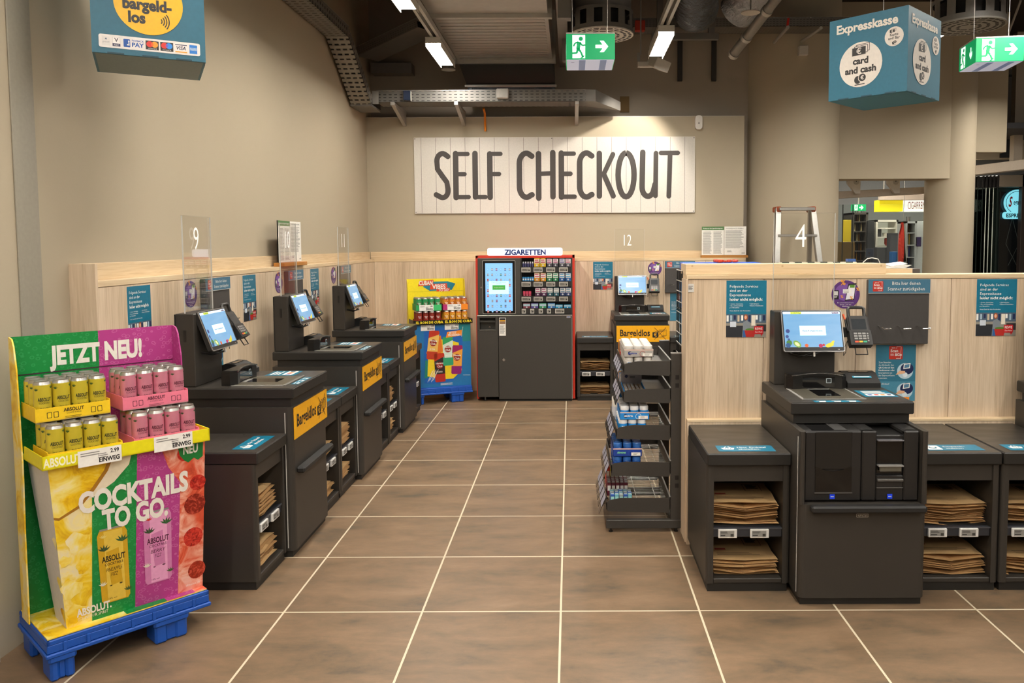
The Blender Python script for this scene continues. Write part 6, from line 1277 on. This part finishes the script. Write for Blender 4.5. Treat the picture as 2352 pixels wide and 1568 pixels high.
for nm, u, v, r in (('below the end of the left strip light', 1030, 161, .07), ('beside the silver flexible duct', 1724, 30, .085)):
    c_ = at(u, v, Y=4.15 if u < 1500 else 3.3); b = MB(); b.lathe([(r, 0), (r * .98, .008)], 24, LGREY, c_.x, c_.y); b.V = [(a, d, e + c_.z) for a, d, e in b.V]; b.tube([(c_.x, c_.y, c_.z + .008), (c_.x, c_.y, CZ)], .006, GREY, 6); tag(b.build('smoke_detector_disc'), 'thin round detector disc ' + nm, 'detector')
# beams across the dark ceiling
for i, y in enumerate((1.6, 3.2)): b = MB(); b.box(-2.15, 8, y, y + .18, 4.05, CZ, CEIL); o = b.build('trim_%d' % (4 + i)); tag(o, kind='structure')
# ------------------------------------------------------------------ tobacco shop beyond the opening
SH = MB(); SH.box(2.6, 9.0, 9.3, 9.4, 0, CZ, P('#8d9296', .6)); struct('wall_shop_back', SH)
b = MB(); b.box(8.6, 8.7, 5.6, 9.3, 0, CZ, WALL); struct('wall_shop_right', b)
b = MB(); b.box(2.2, 2.3, 5.6, 9.3, 0, CZ, WALLD); struct('wall_shop_left', b)
b = MB(); b.box(3.2, 7.0, 5.9, 9.3, 2.98, 3.05, P('#3b3b3e', .7)); struct('trim_6', b)
def shelf_unit(label, u0, v0, u1, v1, Y, dep, frame, back, nsh):
    p, q = at(u0, v0, Y=Y), at(u1, v1, Y=Y); k = thing('shop_shelf', label, 'shelf'); b = MB(); t = .03
    b.box(p.x, p.x + t, Y, Y + dep, 0, p.z, frame); b.box(q.x - t, q.x, Y, Y + dep, 0, p.z, frame); b.box(p.x, q.x, Y, Y + dep, p.z - t, p.z, frame); b.box(p.x, q.x, Y + dep - .02, Y + dep, 0, p.z, back); b.build('cabinet_frame', k); zz = []
    for i in range(nsh): z = q.z + (p.z - q.z) * i / nsh; Bx(p.x + t, q.x - t, Y + .01, Y + dep - .02, z, z + .015, frame).build('shelf_board', k); zz.append(z + .015)
    return p.x, q.x, zz
def bottles(where, x0, x1, y, z, n, cols, h=.26, r=None):
    r = r or (x1 - x0) / n * .40
    for i in range(n):
        c_ = cols[i % len(cols)]; key = ('bt', c_, h, round(r, 3)); loc = (x0 + (i + .5) * (x1 - x0) / n, y, z); L = 'bottle on the %s, %s' % (where, nth(i, n))
        if key not in _tb: b = MB(); b.lathe([(r, 0), (r, h * .6), (r * .4, h * .75), (r * .38, h)], 10, c_); _tb[key] = tag(put(b.build('bottle'), loc), L, 'bottle', 'bottles in the tobacco shop')
        else: dup(_tb[key], loc, 0, L, 'bottles in the tobacco shop')
cb_ = [P(h, .25) for h in ('#2a1a12', '#6a3a14', '#a8762a', '#1a1a1e', '#d8c9a0')]
xa, xb, zz = shelf_unit('dark bottle shelf at the left of the tobacco shop beyond the opening', 1958, 488, 1992, 600, 8.2, .4, P('#4a4644', .5), P('#2b2826', .6), 5)
for i, z in enumerate(zz): bottles('%s board of the dark shop shelf' % ORD[i], xa + .04, xb - .04, 8.33, z, 5, [cb_[(i + j) % 5] for j in range(3)], .16)
xa, xb, zz = shelf_unit('brightly lit white wall unit in the tobacco shop', 2012, 505, 2062, 566, 8.3, .35, WHITE, P('#e3dfcc', .5, em=.35), 3)
b = MB(); b.box(xa + .05, xa + .12, 8.38, 8.46, zz[1], zz[1] + .12, P('#3a3a3e', .5)); tag(b.build('dark_box'), 'small dark box on the upper board of the white shop unit', 'box')
b = MB(); b.lathe([(.03, 0), (.04, .06)], 12, WHITE, xa + .19, 8.42); b.V = [(x, y, z + zz[1]) for x, y, z in b.V]; tag(b.build('white_cup'), 'white cup on the upper board of the white shop unit', 'cup')
b = MB(); b.lathe([(.04, 0), (.06, .03), (.06, .11), (.045, .12)], 12, P('#c0392a', .5), xb - .1, 8.42); b.V = [(x, y, z + zz[0]) for x, y, z in b.V]; tag(b.build('red_bag'), 'red bag on the lowest board of the white shop unit', 'bag')
xa, xb, zz = shelf_unit('narrow dark shelf with bottles right of the hanging flag', 2080, 508, 2104, 620, 8.0, .35, P('#b8bcc0', .4), P('#3a2a22', .6), 4)
for i, z in enumerate(zz): bottles('%s board of the narrow shop shelf' % ORD[i], xa + .05, xb - .05, 8.12, z, 3, [(P('#1f2f6a', .3), cb_[0]), (P('#3a3f8a', .3), WHITE), (P('#d8a83a', .3), WHITE), (cb_[0], cb_[1])][i], .24)
def block(name, label, cat, u0, v0, u1, v1, Y, dep, mat, floor=True):
    p, q = at(u0, v0, Y=Y), at(u1, v1, Y=Y); b = MB(); b.box(p.x, q.x, Y, Y + dep, 0 if floor else q.z, p.z, mat, .004); return tag(b.build(name), label, cat)
block('grey_counter', 'grey counter front under the white unit in the tobacco shop', 'counter', 2015, 568, 2046, 620, 8.0, .25, P('#55565c', .5))
block('grey_pillar', 'dark grey pillar in front of the white shop unit', 'pillar', 2046, 535, 2061, 620, 7.8, .15, P('#4c4d54', .5))
block('dark_post', 'dark post left of the white shop unit', 'pillar', 1993.5, 507, 2006, 620, 8.15, .1, P('#34363c', .5))
block('pale_cabinet', 'pale cabinet end at the right of the tobacco shop', 'cabinet', 2104, 508, 2124, 620, 8.05, .3, P('#c9cdd0', .5))
block('violet_poster', 'dark violet poster on the pale cabinet in the shop', 'poster', 2103, 544, 2116, 566, 8.0, .02, P('#2f1f5a', .5), False)
block('mauve_box', 'mauve low box at the bottom right of the shop opening', 'box', 2079, 617, 2113, 640, 6.2, .5, P('#a89aa0', .6))
block('yellow_panel', 'yellow panel behind the shop glass at the left of the opening', 'panel', 1937, 505, 1955, 532, 7.6, .03, P('#c0aa1a', .5))
block('brown_cartons', 'brown cartons stacked at the left of the shop opening', 'cartons', 1930, 555, 1962, 620, 7.2, .5, P('#7a6238', .7))
block('blue_holder', 'blue leaflet holder in the shop beside the hanging flag', 'holder', 2049, 578, 2061, 604, 7.4, .1, P('#1f5fa0', .5))
b = MB(); Yf = 7.3; pts = [at(u, v, Y=Yf) for u, v in ((2075, 510), (2079, 530), (2080, 600), (2066, 601), (2065, 545))]
n_ = 10; vs = []
for i in range(n_ + 1):
    t = i / n_
    for j in range(5):
        u = 2066 + (2081 - 2066) * j / 4 if t > .3 else 2073 + (u0 := (2066 + 15 * j / 4 - 2073)) * (.2 + t / .3 * .8)
        p = at(u, 511 + 90 * t, Y=Yf); vs.append((p.x, Yf + .05 * math.sin(j * 1.9 + t * 2), p.z))
for j, mm in ((0, P('#b0281c', .6)), (1, P('#b0281c', .6)), (2, P('#191516', .6)), (3, P('#191516', .6))):
    b.add(vs, [(i * 5 + j, i * 5 + j + 1, i * 5 + j + 6, i * 5 + j + 5) for i in range(n_)], mm)
b.add([(v[0], v[1] - .012, v[2]) for v in vs], [(i * 5 + 2, i * 5 + 3, i * 5 + 8, i * 5 + 7) for i in (2, 3)], P('#e0b81c', .6)); q = at(2076, 508, Y=Yf); b.tube([(q.x, Yf + .01, q.z), (q.x, Yf + .01, 2.98)], .004, GREY, 5); tag(b.build('hanging_flag'), 'red and black hanging flag with a yellow corner in the tobacco shop', 'flag')
k = thing('shop_sign', 'yellow and white lit sign with red letters above the tobacco shop', 'sign'); Y = 7.6; p, q = at(2020, 459, Y=Y), at(2160, 485, Y=Y); xm_ = at(2074, 470, Y=Y).x
b = MB(); b.box(p.x, xm_, Y, Y + .2, q.z, p.z, EM('#e6d21c', .75)); b.box(xm_, q.x, Y, Y + .2, q.z, p.z, EM('#f3f0e6', .95)); [b.tube([(xx, Y + .1, p.z), (xx, Y + .1, 2.98)], .008, GREY, 6) for xx in (p.x + .1, q.x - .1)]; b.build('lit_box', k); b = MB(); b.frame((0, Y - .0006, 0)); xt = at(2085, 470, Y=Y).x; b.text('CIGARREN', xt, q.z + .035, (p.z - q.z) * .62, P('#a8281c', .5), .25, 'L', bold=.0); b.build('lettering', k)
block('sign_fascia', 'long grey fascia above the lit tobacco sign', 'fascia', 2020, 446, 2160, 459, 7.54, .05, P('#b8ada0', .6), False)
k = thing('exit_sign', 'small green exit sign far away in the tobacco shop', 'exit sign'); b = MB(); p, q = at(1960, 469, Y=7.8), at(1989, 484, Y=7.8); b.box(p.x, q.x, 7.8, 7.9, q.z, p.z, EG); b.frame((0, 7.7994, 0)); w_ = q.x - p.x; arrow(b, p.x + w_ * .62, (p.z + q.z) / 2, .05, EWH); runner(b, p.x + w_ * .22, (p.z + q.z) / 2, .045, EWH, EG); b.build('green_case', k); b = MB(); b.tube([((p.x + q.x) / 2, 7.85, p.z), ((p.x + q.x) / 2, 7.85, 2.98)], .01, GREY, 6); b.build('hanging_rod', k)
b = MB(); p, q = at(1922, 449, Y=5.75), at(2130, 436, Y=5.75); b.bar((p.x - .1, 5.75, p.z), (q.x + .1, 5.75, q.z), .08, .085, P('#b5aa9c', .5), .004); tag(b.build('glass_door_rail'), 'grey beam carrying the glass panels in the shop opening', 'rail')
for i, u in enumerate((1960, 2050)):
    b = MB(); p = at(u, 430, Y=5.72); b.frame((p.x, 5.70, p.z)); b.prism([(-.10, .16), (.06, .16), (.06, -.08), (0, -.08), (-.04, -.02), (-.09, .04)], 0, .05, LGREY); b.disc(.01, .06, .035, P('#a8a49c', .4), .051); b.disc(.01, .07, .008, BLKM, .052); tag(b.build('rail_clamp'), 'pale clamp plate on the shop beam, %s of two' % ('left' if i == 0 else 'right'), 'clamp')
p0, p1, p2, p3 = at(1926, 460, Y=5.78), at(1937, 460, Y=5.78), at(1960, 460, Y=5.78), at(2126, 450, Y=5.78)
k = thing('glass_partition', 'frameless glass partition closing the shop opening under the grey beam', 'glass partition')
for i, (a, c_) in enumerate(((p0, p1), (p1, p2), (p2, p3))):
    b = MB(); b.box(a.x + .003, c_.x - .003, 5.775, 5.787, .02, 2.05, GLASS); pn = b.build('glass_pane', k); b = MB(); b.box(c_.x - .006, c_.x + .001, 5.773, 5.789, .02, 2.05, P('#18201e', .3)); b.build('pane_edge', pn)
# lamp over the shop
for i, (x, y) in enumerate(((4.6, 7.0), (5.8, 7.6), (3.6, 7.4))): k = thing('shop_panel_light', 'square ceiling light inside the tobacco shop, %s of three' % ORD[i], 'ceiling lamp', (x, y, 2.93)); Bx(-.3, .3, -.3, .3, 0, .05, LGREY).build('housing', k); Bx(-.28, .28, -.28, .28, -.004, 0, EM('#fff2e0', 34.0)).build('diffuser', k)
# ------------------------------------------------------------------ folding glass wall and cafe at the right
k = thing('glass_wall_header', 'pale header beam of the folding glass wall at the right edge', 'beam'); z0, z1 = 2.50, 2.625
A_, B_ = at(2216, 405, Z=z0), at(2352, 390, Z=z0); d_ = (B_ - A_).normalized(); e_ = B_ + d_ * 1.2
b = MB(); b.bar((A_.x, A_.y, (z0 + z1) / 2), (e_.x, e_.y, (z0 + z1) / 2), .14, z1 - z0, P('#b3a797', .5), .004); b.build('beam', k)
sdv = Vector((d_.y, -d_.x, 0))
for i, u in enumerate((2229, 2238, 2246, 2257, 2265, 2273, 2282, 2291)):
    p = at(u, 430, Y=A_.y - .1 - .02 * i); k = thing('folding_glass_panel', 'glass panel edge of the folded stack below the header beam, %s from the left' % ORD[i], 'glass panel', (p.x, p.y, 0), 0, None)
    b = MB(); b.box(-.006, .006, .0, .85, .03, 2.33, GLASS); b.box(-.005, .005, -.004, .0, .03, 2.33, P('#d8e0d8', .2) if i in (4, 5, 6) else P('#10201c', .2)); b.build('pane', k); b = MB(); b.box(-.016, .016, -.02, .06, 2.33, 2.49, BLK, .004); b.build('clamp', k)
k = thing('cafe_shopfront', 'dark cafe shopfront behind the folding glass wall at the right edge', 'shopfront')
def cpart(name, u0, v0, u1, v1, Y, dep, mat, floor=True):
    p, q = at(u0, v0, Y=Y), at(u1, v1, Y=Y); b = MB(); b.box(p.x, q.x, Y, Y + dep, 0 if floor else q.z, p.z, mat, .004); return b.build(name, k)
cpart('back_panel', 2226, 428, 2480, 640, 9.15, .1, P('#26352f', .3)); cpart('lintel', 2296, 402, 2480, 428, 8.9, .25, P('#8f8578', .6), False); cpart('door_leaf', 2298, 440, 2347, 640, 9.08, .05, P('#16191b', .12)); cpart('frame_post', 2349, 400, 2366, 640, 8.9, .1, P('#2f2724', .5))
b = MB(); b.frame((0, 9.079, 0)); ln = P('#4a5250', .4)
for u0, v0, u1, v1 in ((2325, 500, 2310, 560), (2325, 500, 2340, 560), (2310, 560, 2335, 610), (2340, 560, 2315, 610)): p, q = at(u0, v0, Y=9.08), at(u1, v1, Y=9.08); b.line((p.x, p.z), (q.x, q.z), .008, ln, .001)
b.build('etched_lines', k)
k = thing('cafe_sign', 'glowing light blue oval cafe sign with an espresso banner at the right edge', 'sign'); Y = 9.05; c_ = at(2335, 465, Y=Y); s_ = (at(2363, 465, Y=Y).x - at(2303, 465, Y=Y).x) / 2
GB, GBD = EM('#7fd8ea', .8), P('#123a44', .4)
b = MB(); b.frame((c_.x, Y, c_.z)); b.prism([(s_ * 1.0 * math.cos(2 * math.pi * i / 36), s_ * .98 * math.sin(2 * math.pi * i / 36)) for i in range(36)], 0, .03, GB); b.disc(0, 0, s_ * .9, GBD, .031, s_ * .86, 36); b.disc(0, 0, s_ * .86, GB, .0315, s_ * .82, 36); b.prism(rr(-s_ * 1.08, s_ * 1.08, -s_ * 1.25, -s_ * .70, .05), 0, .032, GB); b.build('glow_plate', k)
b = MB(); b.frame((c_.x, Y - .034, c_.z)); b.text('S', -s_ * .55, -s_ * .30, s_ * .72, P('#a82018', .4), s_ * .30, shear=.3, bold=.03); b.text('egafredo', -s_ * .32, -s_ * .16, s_ * .36, P('#1a3a44', .4), s_ * 1.05, 'L', bold=.02); b.build('lettering', k); b = MB(); b.frame((c_.x, Y - .034, c_.z)); b.text('ESPRESSO', 0, -s_ * 1.12, s_ * .27, P('#1a3a44', .4), s_ * 1.7, bold=.03); b.build('lettering', k)
# upper right corner: wall, dark recess and post above the cafe
b = MB(); b.box(4.6, 9, 7.0, 7.1, 2.72, CZ, WALL); b.box(4.55, 5.27, 5.62, 5.75, 2.66, CZ, WALL); struct('wall_right_upper', b)
p, q = at(2300, 285, Y=6.98), at(2322, 362, Y=6.98); b = MB(); b.box(p.x, q.x, 6.96, 7.0, q.z, p.z, P('#1a1b1d', .4)); tag(b.build('dark_window'), 'dark upright opening high in the wall above the cafe header', 'opening')
p, q = at(2303, 160, Y=6.98), at(2325, 283, Y=6.98); b = MB(); b.box(p.x, q.x, 6.96, 7.0, q.z, p.z, P('#5f574f', .6)); b.box(p.x, q.x, 6.94, 7.0, at(0, 186, Y=6.94).z, at(0, 181, Y=6.94).z, BLKM); tag(b.build('upper_panel'), 'taupe panel above the dark opening near the right edge', 'panel')
p, q = at(2335, 150, Y=6.5), at(2348, 362, Y=6.5); b = MB(); b.box(p.x, q.x, 6.5, 6.6, 2.6, CZ, P('#b8ac9a', .6)); tag(b.build('steel_post'), 'pale steel post above the header beam at the right edge', 'post')
b = MB(); p, q = at(2300, 120, Y=5), at(2345, 0, Y=4.2); b.tube([p, q], .012, GREY, 6); tag(b.build('hanger_rod'), 'thin grey rod rising above the right exit sign', 'rod')
